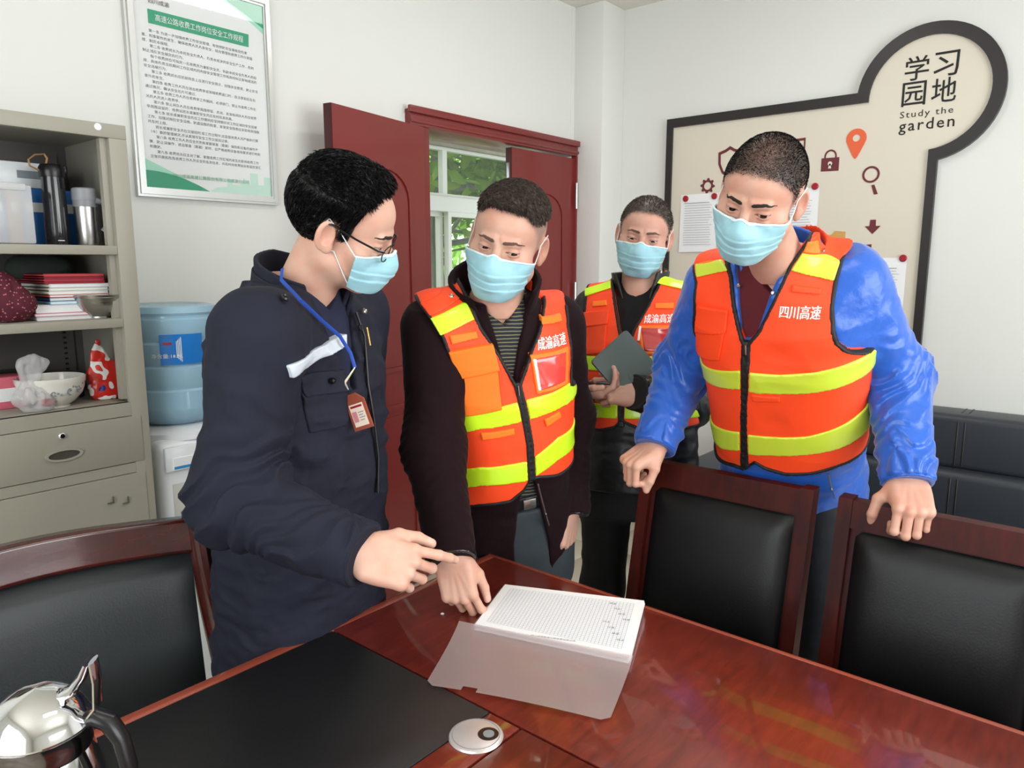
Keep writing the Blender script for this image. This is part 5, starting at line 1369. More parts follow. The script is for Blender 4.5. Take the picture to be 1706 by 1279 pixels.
# --- man 2: dark velvet jacket under an orange vest, hand on the table
hip2 = at(846, 845, 1.93); neck2 = at(826, 500, 1.70)
r2 = dirc(-.95, .28, 0)
shR2, shL2 = at(726, 548, 1.68), at(922, 542, 1.84)
wrR2 = at(752, 926, 1.475); elR2 = ik(shR2, wrR2, .275, .255, at(640, 760, 2.0))
wrL2 = at(950, 850, 1.90); elL2 = ik(shL2, wrL2, .27, .25, at(975, 700, 2.3))
T2 = Torso(hip2, neck2, r2, stdrings(.88, 1.0, .02), shR=shR2, shL=shL2)
# --- man 3: at the back, holding a grey tablet case
hip3 = at(1062, 765, 2.25); neck3 = at(1066, 487, 2.22)
r3 = dirc(-.92, -.36, 0)
shR3, shL3 = at(994, 520, 2.28), at(1143, 518, 2.20)
wrR3 = at(958, 655, 2.06); elR3 = ik(shR3, wrR3, .27, .24, at(930, 760, 2.5))
wrL3 = at(1066, 655, 2.02); elL3 = ik(shL3, wrL3, .28, .25, at(1230, 700, 2.4))
T3 = Torso(hip3, neck3, r3, stdrings(1.0, .98, .012), shR=shR3, shL=shL3)
# --- man 4: blue jacket, leaning on the chairs
hip4 = at(1318, 765, 1.90); neck4 = at(1300, 442, 1.60)
r4 = dirc(-.84, -.50, 0)
shR4, shL4 = at(1198, 480, 1.74), at(1412, 470, 1.60)
wrR4 = at(1092, 742, 1.82); elR4 = ik(shR4, wrR4, .25, .24, at(1110, 610, 2.6))
wrL4 = at(1512, 800, 1.57); elL4 = ik(shL4, wrL4, .265, .25, at(1600, 640, 2.1))
T4 = Torso(hip4, neck4, r4, stdrings(.95, 1.0, .012), shR=shR4, shL=shL4)

wavecomb = lambda v: (lambda q: np.tile(np.array(v, float), (len(q), 1)))
S1_ = dict(hip=hip1, neckbase=neck1-_Z*.02, head=dict(c=at(573, 376, 1.37), F=frame3(dirc(.90, -.08, -.40), dirc(.30, .33, 1)), s=.95, wide=1.0, rec=.020, top=.098, tem=.034, open=.003, fade=1, gaze=(0, 1, -.25)),
    hands=[hand(-1, wrR1, dirc(.93, .12, -.22), dirc(-.1, .8, .45), elR1, [(28, 24, 14), (58, 62, 30), (66, 75, 40), (70, 78, 40)], ((.55, .8, -.1), (.15, .95, -.3), (-.1, .95, -.3)), .97),
           hand(1, wrL1, dirc(0, .1, -1), dirc(.5, -.6, 0), elL1, [(20, 30, 15)]*4, TH_REST)],
    T=T1, arms=[(shR1, elR1, wrR1), (shL1, elL1, wrL1)], legs=legs_of(hip1, T1, .11), skin=skinmat('skin_1', srgb(212, 170, 150)), brow=M['browblack'],
    hair=dict(side=.0045, top=.016, z0=.025, z1=.09, soft=.02, rough=.0020, n=30000, len=.015, w=.0006, lift=.22, jit=.28, mat=M['hairblack'], inset=.003,
              bulge=lambda q: (.006*np.exp(-((q[:, 1]-.035)/.03)**2)*sstep(.06, .1, q[:, 2])).astype(F4),
              comb=lambda q: np.stack([q[:, 0]*4+.25, np.where(q[:, 2] > .07, .45, -.5), np.where(q[:, 2] > .07, .25, -1.0)], 1)), mask=dict(back=.050, zb=-.100), trouser=mat('navy_trousers', srgb(26, 31, 46), .85, vary=(30, .15, (1, 1, 1))), seed=3)
S2_ = dict(waist=.065, tro=.003, hip=hip2, neckbase=neck2-_Z*.01, head=dict(c=at(845, 402, 1.62), F=frame3(dirc(-.24, 1, -.26), dirc(.24, .1, 1)), s=1.0, wide=1.03, rec=.014, top=.086, fade=1, dens=.62, browz=-.001, open=.0028, gaze=(-.45, 1, -.15)),
    hands=[hand(-1, wrR2, dirc(.22, .22, -.95), dirc(-.25, .9, .35), elR2, [(30, 38, 20), (42, 42, 22), (50, 45, 25), (55, 48, 25)], ((.45, .85, -.35), (.1, .95, -.3), (0, 1, -.15)), .96),
           hand(1, wrL2, dirc(-.12, .1, -1), dirc(.8, .5, 0), elL2, [(22, 35, 20), (28, 40, 22), (32, 42, 22), (36, 42, 22)], TH_REST, .96)],
    T=T2, arms=[(shR2, elR2, wrR2), (shL2, elL2, wrL2)], legs=legs_of(hip2, T2), skin=skinmat('skin_2', srgb(206, 162, 142), (.12, .11, .10)), brow=M['browbrown'],
    hair=dict(side=.0004, top=.013, z0=.050, z1=.10, zmin=.068, soft=.014, rough=.0012, n=12000, len=.013, w=.0005, lift=.22, jit=.3, mat=M['hairgrey'], inset=.004,
              comb=lambda q: np.stack([q[:, 0]*0-.55, np.full(len(q), .7), q[:, 0]*0-.2], 1)), mask=dict(back=.040), trouser=mat('grey_trousers', srgb(52, 60, 66), .75, vary=(30, .12, (1, 1, 1))), seed=5)
S3_ = dict(hip=hip3, neckbase=neck3-_Z*.01, head=dict(c=at(1073, 393, 2.20), F=frame3(dirc(-.24, 1, -.17), dirc(.15, .05, 1)), s=.97, wide=1.04, rec=.008, top=.076, fade=1, dens=.98, open=.0026, gaze=(-.05, 1, -.5)),
    hands=[hand(-1, wrR3, dirc(.85, .35, .05), dirc(.25, .2, -.9), elR3, [(30, 45, 20), (40, 50, 25), (45, 50, 25), (50, 50, 25)], TH_REST, .95),
           hand(1, wrL3, dirc(-.95, .1, .12), dirc(.1, .85, .45), elL3, [(35, 45, 20), (45, 55, 25), (52, 58, 30), (58, 60, 30)], ((.7, .75, -.1), (.1, 1, -.1), (0, 1, -.3)), .98)],
    T=T3, arms=[(shR3, elR3, wrR3), (shL3, elL3, wrL3)], legs=legs_of(hip3, T3, .10), skin=skinmat('skin_3', srgb(200, 156, 138), (.045, .042, .04)), brow=M['browbrown'],
    hair=dict(side=.0004, top=.0004, z0=.05, z1=.095, shell=False, soft=.014, rough=.0008, n=9000, len=.008, w=.0006, lift=.45, jit=.4, mat=M['hairgrey'], inset=.003), mask=dict(back=.040), trouser=mat('black_trousers', srgb(20, 20, 22), .8), seed=7, near=0)
S4_ = dict(hip=hip4, neckbase=neck4-_Z*.01, head=dict(c=at(1267, 326, 1.45), F=frame3(dirc(-.54, .71, -.44), dirc(.26, .1, 1)), s=.96, wide=1.03, rec=.004, top=.070, fade=1, dens=1.0, crown=.22, gaze=(-.25, 1, .0)),
    hands=[hand(-1, wrR4, dirc(-.78, .40, -.42), dirc(-.35, .25, .9), elR4, [(62, 85, 45), (68, 88, 45), (72, 88, 45), (75, 85, 45)], ((.5, .8, -.4), (.0, .75, -.65), (-.2, .6, -.75)), .98),
           hand(1, wrL4, dirc(-.22, .72, -.42), dirc(-.05, .5, .85), elL4, [(50, 84, 50), (54, 84, 50), (56, 84, 50), (58, 80, 50)], ((.75, .6, -.35), (.25, .65, -.75), (-.1, .2, -.95)), 1.05, (4, 1, -2, -6))],
    T=T4, arms=[(shR4, elR4, wrR4), (shL4, elL4, wrL4)], legs=legs_of(hip4, T4, .12), skin=skinmat('skin_4', srgb(206, 160, 140)), brow=M['browblack'],
    hair=dict(side=.0004, top=.0004, z0=.03, z1=.10, shell=False, soft=.02, rough=.0001, n=30000, len=.0042, w=.00045, lift=.5, jit=.45, mat=M['hairblack'], inset=.003), mask=dict(back=.038), trouser=mat('dark_trousers', srgb(36, 40, 46), .6, vary=(30, .2, (1, 1, 1))), seed=9)
WHO = '1234'
P1 = make_person('person', 'man in navy work jacket and glasses, pointing over the table end', S1_) if '1' in WHO else None
P2 = make_person('person', 'grey haired man in orange vest over dark velvet jacket, hand resting on the table', S2_) if '2' in WHO else None
P3 = make_person('person', 'man in orange vest standing at the back holding a grey tablet case', S3_) if '3' in WHO else None
P4 = make_person('person', 'man in blue jacket and orange vest leaning on the chair backs', S4_) if '4' in WHO else None
# ------------------------------------------------------------------ clothes
def orangemat(name, c): 
    return mat(name, c, .62, bump=(700, .25, .0006), vary=(9, .06, (1, 1, 1)))
M['vest'] = orangemat('vest_orange', srgb(255, 74, 26))
M['vestlight'] = orangemat('vest_light_orange', srgb(255, 122, 28))
M['strip'] = mat('reflective_yellow_strip', srgb(208, 250, 40), .3, coat=.4, bump=(120, .1, .001))
M['strip4'] = mat('olive_yellow_strip', srgb(200, 220, 62), .35, coat=.3, bump=(120, .1, .001))
M['piping'] = mat('black_binding', srgb(24, 22, 24), .6)
M['zip'] = mat('zipper_black', srgb(26, 26, 30), .45)
M['clearpvc'] = glassy('clear_pocket_film', (1, .93, .93, 1), .25, .12)
M['grid'] = mat('strip_grid', srgb(172, 214, 50), .4)
M['print'] = mat('white_print', srgb(240, 236, 232), .6)

def polysdf(x, y, poly):
    d = np.full(x.shape, 1e9, F4); s = np.ones(x.shape, F4); n = len(poly)
    for i in range(n):
        ax, ay = poly[i]; bx, by = poly[i-1]; ex, ey = bx-ax, by-ay; wx, wy = x-ax, y-ay
        t = np.clip((wx*ex+wy*ey)/(ex*ex+ey*ey+1e-12), 0, 1); dx, dy = wx-ex*t, wy-ey*t; d = np.minimum(d, dx*dx+dy*dy)
        c1, c2, c3 = y >= ay, y < by, ex*wy > ey*wx
        fl_ = (c1 & c2 & c3) | (~c1 & ~c2 & ~c3); s = np.where(fl_, -s, s)
    return s*np.sqrt(d)

class Wear:
    def __init__(s, S, e, rad, cuffext=.0, jo=0.0, amp=.006, hem=-.22, fold=1.0, fs=(10, 24, 10), lam=.030):
        s.lam = lam
        s.S, s.e, s.T, s.arms, s.rad, s.cuffext, s.jo, s.amp, s.hem = S, e, S['T'], S['arms'], rad, cuffext, jo, amp, hem
        s.fold, s.fs = fold, fs
    def base(s, P, q=None):           # torso with shoulder stubs, smooth, no folds
        d = s.T.core(P, q)-s.jo
        for sh, el, wr in s.arms: d = smin(d, cone(P, sh, np.asarray(sh)+(np.asarray(el)-sh)*.33, s.rad[0], s.rad[0]*.97), .045)
        return d
    def vbase(s, P, q=None):
        d = s.T.core(P, q)-s.jo
        for sh, el, wr in s.arms: d = smin(d, cone(P, sh, np.asarray(sh)+(np.asarray(el)-sh)*.10, s.rad[0]*.98, s.rad[0]*.94), .045)
        return d
    def tf(s, qq): return s.amp*.7*s.fold*(folds(qq, (7, 7, 16), 3)+.5*folds(qq, (20, 20, 30), 8))
    def pick(s, px, py, off=0.0):
        r = ray(px, py); t = np.linspace(.7, 3.0, 1400); P = (_c0+t[:, None]*r).astype(F4); d = (s.vbase if hasattr(s, 'vo') else s.base)(P)-off
        k = np.argmax(d < 0) if (d < 0).any() else np.argmin(d)
        return s.T.loc(P[k:k+1])[0]
    def picks(s, pts, off=0.01): return [tuple(s.pick(x, y, off)[[0, 2]]) for x, y in pts]
    def hit(s, u, w, off, side=1):          # point on the garment front at local (u, w)
        u = np.atleast_1d(np.asarray(u, float)); w = np.atleast_1d(np.asarray(w, float)); lo = np.zeros(len(u)); hi = np.full(len(u), .34)
        vs = np.linspace(.0, .30, 121)
        G = np.stack([np.repeat(u, 121), np.tile(vs*side, len(u)), np.repeat(w, 121)], 1); D_ = ((s.vbase if hasattr(s, 'vo') else s.base)(toworld(G, s.T.hip, s.T.Fr).astype(F4))-off).reshape(len(u), 121)
        k = 120-np.argmax(D_[:, ::-1] < 0, axis=1); k = np.clip(np.where((D_ < 0).any(1), k, 60), 0, 119)
        d0, d1 = D_[np.arange(len(u)), k], D_[np.arange(len(u)), k+1]; v = vs[k]+(vs[1]-vs[0])*np.clip(-d0/(d1-d0+1e-9), 0, 1)
        return toworld(np.stack([u, v*side, w], 1), s.T.hip, s.T.Fr)
    def jacket(s, name, m, V=None, neckw=None, h=.004, wedge=None, label=None, extra=None):
        T, S = s.T, s.S
        def f(P):
            q = T.loc(P); d = T.core(P, q)-s.jo
            near = np.abs(d) < .03
            if near.any():
                qq = q[near]; d = d.copy(); d[near] -= s.tf(qq)
            cut = None
            for i, (sh, el, wr) in enumerate(s.arms):
                sh = np.asarray(sh); dn = nrm(np.asarray(wr)-el); cp = np.asarray(wr)+dn*s.cuffext
                up = cone(P, sh, sh+(np.asarray(el)-sh)*.45, s.rad[0], s.rad[0]*.93)
                d = smin(d, up, .05)
                sl = sleeve(P, sh, el, cp+dn*.03, s.rad, s.amp, i*7.+2, s.fs, lam=s.lam)
                sl = smax(sl, cutplane(P, cp, dn), .006)
                d = smin(d, sl, .012)
            d = smax(d, s.hem-q[:, 2], .006)
            nw = neckw if neckw is not None else T.L*1.02
            d = np.maximum(d, q[:, 2]-nw)
            if V is not None:
                cu, cl, cr = V; w_ = q[:, 2]; l_, r_ = np.interp(w_, cu, cl).astype(F4), np.interp(w_, cu, cr).astype(F4)
                o = np.maximum(np.maximum(l_-q[:, 0], q[:, 0]-r_), .0-q[:, 1]); o = np.maximum(o, cu[0]-w_)
                d = smax(d, -o, .006)
            if wedge is not None:
                d = smax(d, -np.maximum(polysdf(q[:, 0], q[:, 2], wedge), -q[:, 1]), .006)
            if extra: d = extra(P, q, d)
            return d
        pts = [p for a in s.arms for p in a]+[T.hip+T.up*s.hem, T.neck+T.up*.05]
        lo, hi = bbox(pts, .10); c = np.array([T.hip+T.up*s.hem+T.rt*x+T.fw*y for x in (-.21, .21) for y in (-.16, .17)]); lo = np.minimum(lo, c.min(0)-.01); hi = np.maximum(hi, c.max(0)+.01)
        o = sdf_mesh(f, lo, hi, h, name, m, s.e)
        if label: o['label'] = label
        s.jk = o
        return o
    def cuffs(s, m, L=.05, grow=.002, par=None, both=True, name='cuff', h=.003):
        for i, (sh, el, wr) in enumerate(s.arms):
            if not both and i == 1: continue
            dn = nrm(np.asarray(wr)-el); cp = np.asarray(wr)+dn*(s.cuffext+.002); c0 = cp-dn*L
            def f(P):
                q = armcoords(P, c0, cp); d = cone(P, np.asarray(wr)-dn*.15, cp+dn*.05, s.rad[2]*1.0+grow+.004, s.rad[2]+grow-.001)-.0012*folds(q, (18, 10, 18), i)
                d = np.maximum(d, -(cone(P, np.asarray(wr)-dn*.15, cp+dn*.05, s.rad[2]-.002, s.rad[2]-.006)))
                return np.maximum(d, np.maximum(cutplane(P, cp, dn), -cutplane(P, c0, dn)))
            lo, hi = bbox([c0, cp], s.rad[2]+.02); sdf_mesh(f, lo, hi, h, name, m, par or s.jk)
    def shirt(s, m, top, u=.12, inset=.012, name='shirt', bottom=.15):
        T = s.T
        def f(P):
            q = T.loc(P); d = T.core(P, q)-s.jo+inset; d = d-.0015*folds(q, (25, 10, 16), 1)
            return np.maximum(np.maximum(d, np.abs(q[:, 0])-u), np.maximum(np.maximum(q[:, 2]-top-.9*np.minimum(np.abs(q[:, 0]), .07)+.35*np.minimum(q[:, 1], 0)*0, bottom-q[:, 2]), -.02-q[:, 1]))
        c = [T.w(x, y, w) for x in (-u, u) for y in (-.02, .16) for w in (bottom, T.L*1.1)]; lo, hi = bbox(c, .01)
        return sdf_mesh(f, lo, hi, .0035, name, m, s.e)
    # ---- vest
    def vest(s, C_, h=.0035):
        T = s.T; s.vo = .012; vin = C_['in']; W0 = C_['wV']
        pk = lambda pts: np.array(s.picks(pts, s.vo))
        def curve(pts): a = pk(pts); a = a[np.argsort(a[:, 1])]; return a
        s.ir, s.il = curve(C_['in_r']), curve(C_['in_l'])          # inner edges: image-left (his right, u>0) and image-right
        s.orr, s.ol = curve(C_['out_r']), curve(C_['out_l'])
        bt = pk(C_['bottom']); bt = bt[np.argsort(bt[:, 0])]; s.bt = bt
        zu = pk(C_['zip']); s.zu = zu[np.argsort(zu[:, 1])]
        wV = min(s.ir[0, 1], s.il[0, 1]); s.wV = wV; wAr, wAl = s.orr[0, 1], s.ol[0, 1]
        s.gap = C_.get('gap', .004)
        def region(q):
            u, v, w = q[:, 0], q[:, 1], q[:, 2]; ft = v > -.005; zc = np.interp(w, s.zu[:, 1], s.zu[:, 0]).astype(F4)
            g = np.where(w < wV, s.gap, 0); ri = np.where(w < wV, zc+g, np.maximum(np.interp(w, s.ir[:, 1], s.ir[:, 0]), zc)); li = np.where(w < wV, zc-g, np.minimum(np.interp(w, s.il[:, 1], s.il[:, 0]), zc))
            inner = np.minimum(ri-u, u-li)        # >0 inside the opening
            inner = np.where(ft, inner, -.2)
            ro = np.interp(w, s.orr[:, 1], s.orr[:, 0]); lo = np.interp(w, s.ol[:, 1], s.ol[:, 0])
            tr = np.where(w < wAr, s.orr[0, 0]+1.5*(wAr-w), ro); tl = np.where(w < wAl, s.ol[0, 0]-1.5*(wAl-w), lo)
            outer = np.maximum(u-tr, tl-u)
            # rounded armpits
            outer = np.maximum(outer, -.6*(wAr-w)+np.where(u > 0, -.0, -1)+(0)*u) if False else outer
            b = np.interp(u, bt[:, 0], bt[:, 1]); low = b-w
            neck = np.maximum(.074+.2*np.maximum(w-T.L*.93, 0)-np.sqrt(u*u+(v+.012)**2), T.L*.80-w)
            neck = np.where(ft, -.2, neck)
            return np.maximum(np.maximum(np.maximum(inner, outer), low), neck).astype(F4)
        s.region = region
        c = [T.w(x, y, w) for x in (-.24, .24) for y in (-.17, .18) for w in (bt[:, 1].min()-.02, T.L*1.08)]; s.vb = bbox(c, .0)
        def f_v(P):
            q = T.loc(P); d = s.vbase(P, q)-s.vo
            near = np.abs(d) < .02
            if near.any(): qq = q[near]; d = d.copy(); d[near] -= .0034*folds(qq, (6, 6, 13), 4)*C_.get('fold', 1)
            return smax(d, region(q), .003)
        vt = sdf_mesh(f_v, *s.vb, h, 'vest', M['vest'], s.e); s.v = vt
        def f_p(P):
            q = T.loc(P); d = s.vbase(P, q)-s.vo-.0028
            return np.maximum(np.maximum(np.maximum(d, -d-.012), np.abs(region(q)+.001)-.0042), np.minimum(q[:, 2]-T.L*.86, -.005-q[:, 1]))
        sdf_mesh(f_p, *s.vb, .0032, 'binding', M['piping'], vt)
        # straps of reflective tape round the waist
        for (up_, lo_) in C_['bands']:
            a, b = pk(up_), pk(lo_); a = a[np.argsort(a[:, 0])]; b = b[np.argsort(b[:, 0])]
            def f_b(P, a=a, b=b):
                q = T.loc(P); d = s.vbase(P, q)-s.vo-.0035
                near = np.abs(d) < .02
                if near.any(): qq = q[near]; d = d.copy(); d[near] -= .0034*folds(qq, (6, 6, 13), 4)*C_.get('fold', 1)
                top = np.interp(q[:, 0], a[:, 0], a[:, 1]); bot = np.interp(q[:, 0], b[:, 0], b[:, 1])
                bk = q[:, 1] < -.02; top = np.where(bk, a[:, 1].mean(), top); bot = np.where(bk, b[:, 1].mean(), bot)
                return np.maximum(np.maximum(d, region(q)+.006), np.maximum(q[:, 2]-top, bot-q[:, 2])).astype(F4)
            lo, hi = bbox([T.w(x, y, w) for x in (-.24, .24) for y in (-.17, .18) for w in (b[:, 1].min()-.02, a[:, 1].max()+.02)], 0)
            sdf_mesh(f_b, lo, hi, .0032, 'reflective_strip', C_.get('sm', M['strip']), vt)
            sdf_mesh(lambda P: np.maximum(np.maximum(s.vbase(P)-s.vo-.0042-.0024*C_.get('fold', 1)*folds(T.loc(P), (6, 6, 13), 4)*(1), region(T.loc(P))+.010), np.abs(T.loc(P)[:, 2]-np.interp(T.loc(P)[:, 0], a[:, 0], a[:, 1])*.5-np.interp(T.loc(P)[:, 0], b[:, 0], b[:, 1])*.5)-.0009).astype(F4), lo, hi, .0032, 'strip_seam', M['grid'], vt) if C_.get('seam') else None
        for pts in C_['patches']:
            nm, mk, off, px = pts[:4]; poly = s.picks(px, s.vo); s.patch(nm, mk, off, poly, vt, label=pts[4] if len(pts) > 4 else None)
        # zip tape down the front
        def f_z(P):
            q = T.loc(P); d = s.vbase(P, q)-s.vo-.001; zc = np.interp(q[:, 2], s.zu[:, 1], s.zu[:, 0])
            return np.maximum(np.maximum(np.maximum(d, -d-.012), np.abs(q[:, 0]-zc)-C_.get('zw', .009)), np.maximum(q[:, 2]-wV-.004, np.maximum(s.zu[0, 1]-q[:, 2], -q[:, 1]))).astype(F4)
        lo, hi = bbox([T.w(x, y, w) for x in (s.zu[:, 0].min()-.03, s.zu[:, 0].max()+.03) for y in (.02, .18) for w in (s.zu[0, 1]-.01, wV+.02)], .0)
        sdf_mesh(f_z, lo, hi, .003, 'zipper', M['zip'], vt)
        zc = np.interp(wV, s.zu[:, 1], s.zu[:, 0]); p = s.hit([zc, zc], [wV, wV-.022], s.vo+.004)
        MB().tube([p[0], p[1]], [(.0035, .002), (.0028, .0015)], 8).build('zip_pull', M['snap'], vt, True)
        return vt
    def patch(s, nm, m, off, poly, par, h=.0022, label=None, base=None):
        T = s.T; poly = [tuple(map(float, p)) for p in poly]; vo = getattr(s, 'vo', 0.0) if base is None else base
        us = [p[0] for p in poly]; ws = [p[1] for p in poly]
        gp = s.hit([min(us), max(us), min(us), max(us), sum(us)/len(us)], [min(ws), min(ws), max(ws), max(ws), sum(ws)/len(ws)], vo)
        def f(P):
            q = T.loc(P); d = (s.vbase(P, q)-vo-off-.0034*folds(q, (6, 6, 13), 4)) if base is None else (s.base(P, q)-off-s.tf(q))
            return smax(smax(d, polysdf(q[:, 0], q[:, 2], poly), .002), -q[:, 1]+.0, .001)
        lo, hi = bbox(gp, .02); lo2 = lo; hi2 = hi
        return lab(sdf_mesh(f, lo2, hi2, h, nm, m, par), label) if label else sdf_mesh(f, lo2, hi2, h, nm, m, par)
    def lettering(s, string, pxl, pxr, size_h, m, par, off=.0032, offset=.004, res=2, base=None):
        a, b = (np.array(t) for t in s.picks([pxl, pxr], s.vo if base is None else base)); v, f = textmesh(string, 1.0, res=res, offset=0.0)
        w = v[:, 0].max()-v[:, 0].min(); c = (a+b)/2; L = np.linalg.norm(b-a); ux = (b-a)/L; uy = np.array([ux[1], -ux[0]]) if ux[0] < 0 else np.array([-ux[1], ux[0]])
        x = (v[:, 0]-(v[:, 0].max()+v[:, 0].min())/2)*L/w; y = (v[:, 1]-(v[:, 1].max()+v[:, 1].min())/2)*size_h/(v[:, 1].max()-v[:, 1].min())
        for dx in (0, .0006, -.0006):
            uv = c+x[:, None]*ux+y[:, None]*uy+ux*dx; P = s.hit(uv[:, 0], uv[:, 1], (s.vo if base is None else base)+off+abs(dx)*.2)
            meshobj('lettering', P, f, m, par)
    def disc(s, px, py, r, m, par, off=.004, name='snap_button', base=None):
        vo = (getattr(s, 'vo', 0) if base is None else base); u, w = s.picks([(px, py)], vo)[0]; p = s.hit([u, u+.006, u], [w, w, w+.006], vo+off*.3)
        n = nrm(np.cross(p[1]-p[0], p[2]-p[0])); n = n if n @ s.T.fw > 0 else -n
        return MB().lathe([(r, 0), (r, off*.6), (r*.7, off), (r*.45, off*.7), (0, off*.7)], p[0], 18, n, cap=False).build(name, m, par, True)

def velvet():
    return mat('dark_velvet', srgb(26, 8, 13), .85, spec=.2, sheen=.04, bump=(140, .35, .002))
# ================= man 2
if P2:
    W2 = Wear(S2_, P2, (.071, .062, .047), .012, .006, .004, -.20)
    M['velvet'] = velvet()
    M['stripes'] = mat('striped_shirt', srgb(24, 27, 46), .8); t = NT(M['stripes']); tc = t.new('ShaderNodeTexCoord'); wv = t.new('ShaderNodeTexWave', Scale=38.0, Distortion=1.2); wv.bands_direction = 'Z'
    cr = t.new('ShaderNodeValToRGB'); cr.color_ramp.elements[0].position = .80; cr.color_ramp.elements[0].color = srgb(22, 26, 44); cr.color_ramp.elements[1].position = .86; cr.color_ramp.elements[1].color = srgb(120, 116, 70)
    t.link(tc.outputs['Object'], wv.inputs['Vector']); t.link(wv.outputs['Fac'], cr.inputs['Fac']); t.link(cr.outputs[0], t.b.inputs['Base Color'])
    ie, oe = W2.picks([(852, 640), (838, 600), (826, 560), (812, 520)], 0), W2.picks([(856, 640), (861, 600), (868, 560), (878, 520)], 0)
    ie, oe = (np.array(a)[np.argsort(np.array(a)[:, 1])] for a in (ie, oe)); ww = np.linspace(min(ie[0, 1], oe[0, 1]), T2.L+.05, 8)
    V2 = (ww, np.interp(ww, oe[:, 1], oe[:, 0]), np.interp(ww, ie[:, 1], ie[:, 0]))
    w2 = W2.picks([(858, 850), (893, 850), (921, 935), (910, 1010), (840, 1010), (862, 935)], 0)
    W2.jacket('velvet_jacket', M['velvet'], V2, wedge=[W2.picks([(886, 790)], 0)[0], W2.picks([(897, 830)], 0)[0], W2.picks([(915, 905)], 0)[0], (W2.picks([(915, 905)], 0)[0][0], -.4), (W2.picks([(857, 905)], 0)[0][0], -.4), W2.picks([(857, 905)], 0)[0], W2.picks([(868, 830)], 0)[0]])
    W2.cuffs(mat('leather_cuff', srgb(20, 18, 20), .3, coat=.3), .012, .001)
    W2.shirt(M['stripes'], T2.L*.93, .12, .010, bottom=.07)
    vt = W2.vest(dict(wV=0, **{'in': 0}, in_r=[(752, 447), (783, 505), (800, 545), (830, 590), (858, 640)], in_l=[(902, 470), (905, 520), (899, 552), (884, 590), (866, 640)],
        out_r=[(697, 503), (733, 550), (748, 590), (757, 640), (752, 690)], out_l=[(936, 480), (942, 500), (946, 540), (952, 580), (952, 640)],
        bottom=[(748, 832), (800, 841), (850, 836), (872, 818), (884, 798), (900, 795), (930, 792)], zip=[(862, 640), (874, 690), (883, 740), (886, 800)],
        bands=[([(741, 689), (800, 683), (872, 667), (938, 644)], [(741, 718), (800, 714), (872, 701), (934, 677)]), ([(744, 773), (800, 777), (880, 768), (929, 728)], [(744, 802), (800, 807), (880, 800), (929, 765)])],
        patches=[('reflective_strip', M['strip'], .004, [(716, 529), (776, 501), (790, 531), (733, 558)]), ('reflective_strip', M['strip'], .004, [(906, 471), (934, 476), (940, 496), (911, 491)]),
                 ('shoulder_patch', M['vest'], .003, [(698, 502), (742, 470), (770, 494), (716, 526)]),
                 ('utility_loop', M['vestlight'], .005, [(748, 558), (793, 551), (796, 562), (752, 573)]), ('utility_loop', M['vestlight'], .005, [(900, 526), (933, 521), (935, 533), (902, 540)]),
                 ('pocket', M['vestlight'], .007, [(758, 622), (828, 612), (835, 680), (765, 692)]), ('pocket_flap', M['vestlight'], .011, [(746, 585), (820, 571), (831, 615), (761, 629)]),
                 ('pocket', M['vestlight'], .004, [(882, 590), (946, 576), (946, 637), (894, 656)]), ('pocket_welt', M['vestlight'], .005, [(800, 720), (856, 712), (857, 722), (802, 731)]), ('hand_pocket', M['vestlight'], .006, [(906, 697), (931, 683), (934, 692), (910, 710)])]))
    W2.patch('clear_window', mat('window_film_red', srgb(226, 70, 62), .12, coat=.8), .0055, W2.picks([(888, 595), (941, 583), (941, 633), (897, 649)], W2.vo), vt)
    W2.patch('white_card_edge', M['print'], .0062, W2.picks([(886, 596), (892, 595), (901, 648), (896, 650)], W2.vo), vt)
    W2.lettering('成渝高速', (895, 572), (941, 561), .026, M['print'], vt)
    W2.disc(751, 493, .006, M['snap'], vt, .005)
    nax = nrm(S2_['head']['c']-neck2+T2.up*.2)
    cn = collar(T2, neck2-T2.up*.060-T2.fw*.006, T2.up*.9+T2.fw*.14, .080, .20, 0, .092, .040, .40, .0055, M['velvet'], W2.jk, flat=.95)
    # belt with buckle
    bk = W2.picks([(862, 842), (900, 832)], -.01)
    def f_belt(P):
        q = T2.loc(P); d = T2.core(P, q)-.001; return np.maximum(np.maximum(d, -d-.012), np.abs(q[:, 2]-bk[0][1]-.004)-.017)
    wb = bk[0][1]; sdf_mesh(f_belt, *bbox([T2.w(x, y, wb+w) for x in (-.2, .2) for y in (-.15, .17) for w in (-.03, .03)], 0), .004, 'belt', M['blackp'], P2)
    p = W2.hit([bk[0][0]*.5+bk[1][0]*.5, bk[0][0]*.5+bk[1][0]*.5+.01], [wb+.004]*2, -.003)
    Rm = Matrix(np.stack([T2.rt, T2.fw, T2.up], 1).tolist())
    MB().box(Vector(p[0])-Vector((.016, .002, .013)), Vector(p[0])+Vector((.016, .004, .013)), .002, Rm).build('buckle', M['snap'], P2, True)
    zp_ = [W2.hit([u], [w], .012)[0] for u, w in W2.picks([(893, 800), (898, 820), (906, 850)], 0)]; MB().tube(zp_, .0022, 6).build('open_zip', M['snap'], W2.jk, True)
    zp_ = [W2.hit([u], [w], .014)[0] for u, w in W2.picks([(906, 850), (911, 868)], 0)]; MB().tube(zp_, [(.004, .002), (.005, .002)], 8).build('zip_pull', M['snap'], W2.jk, True)
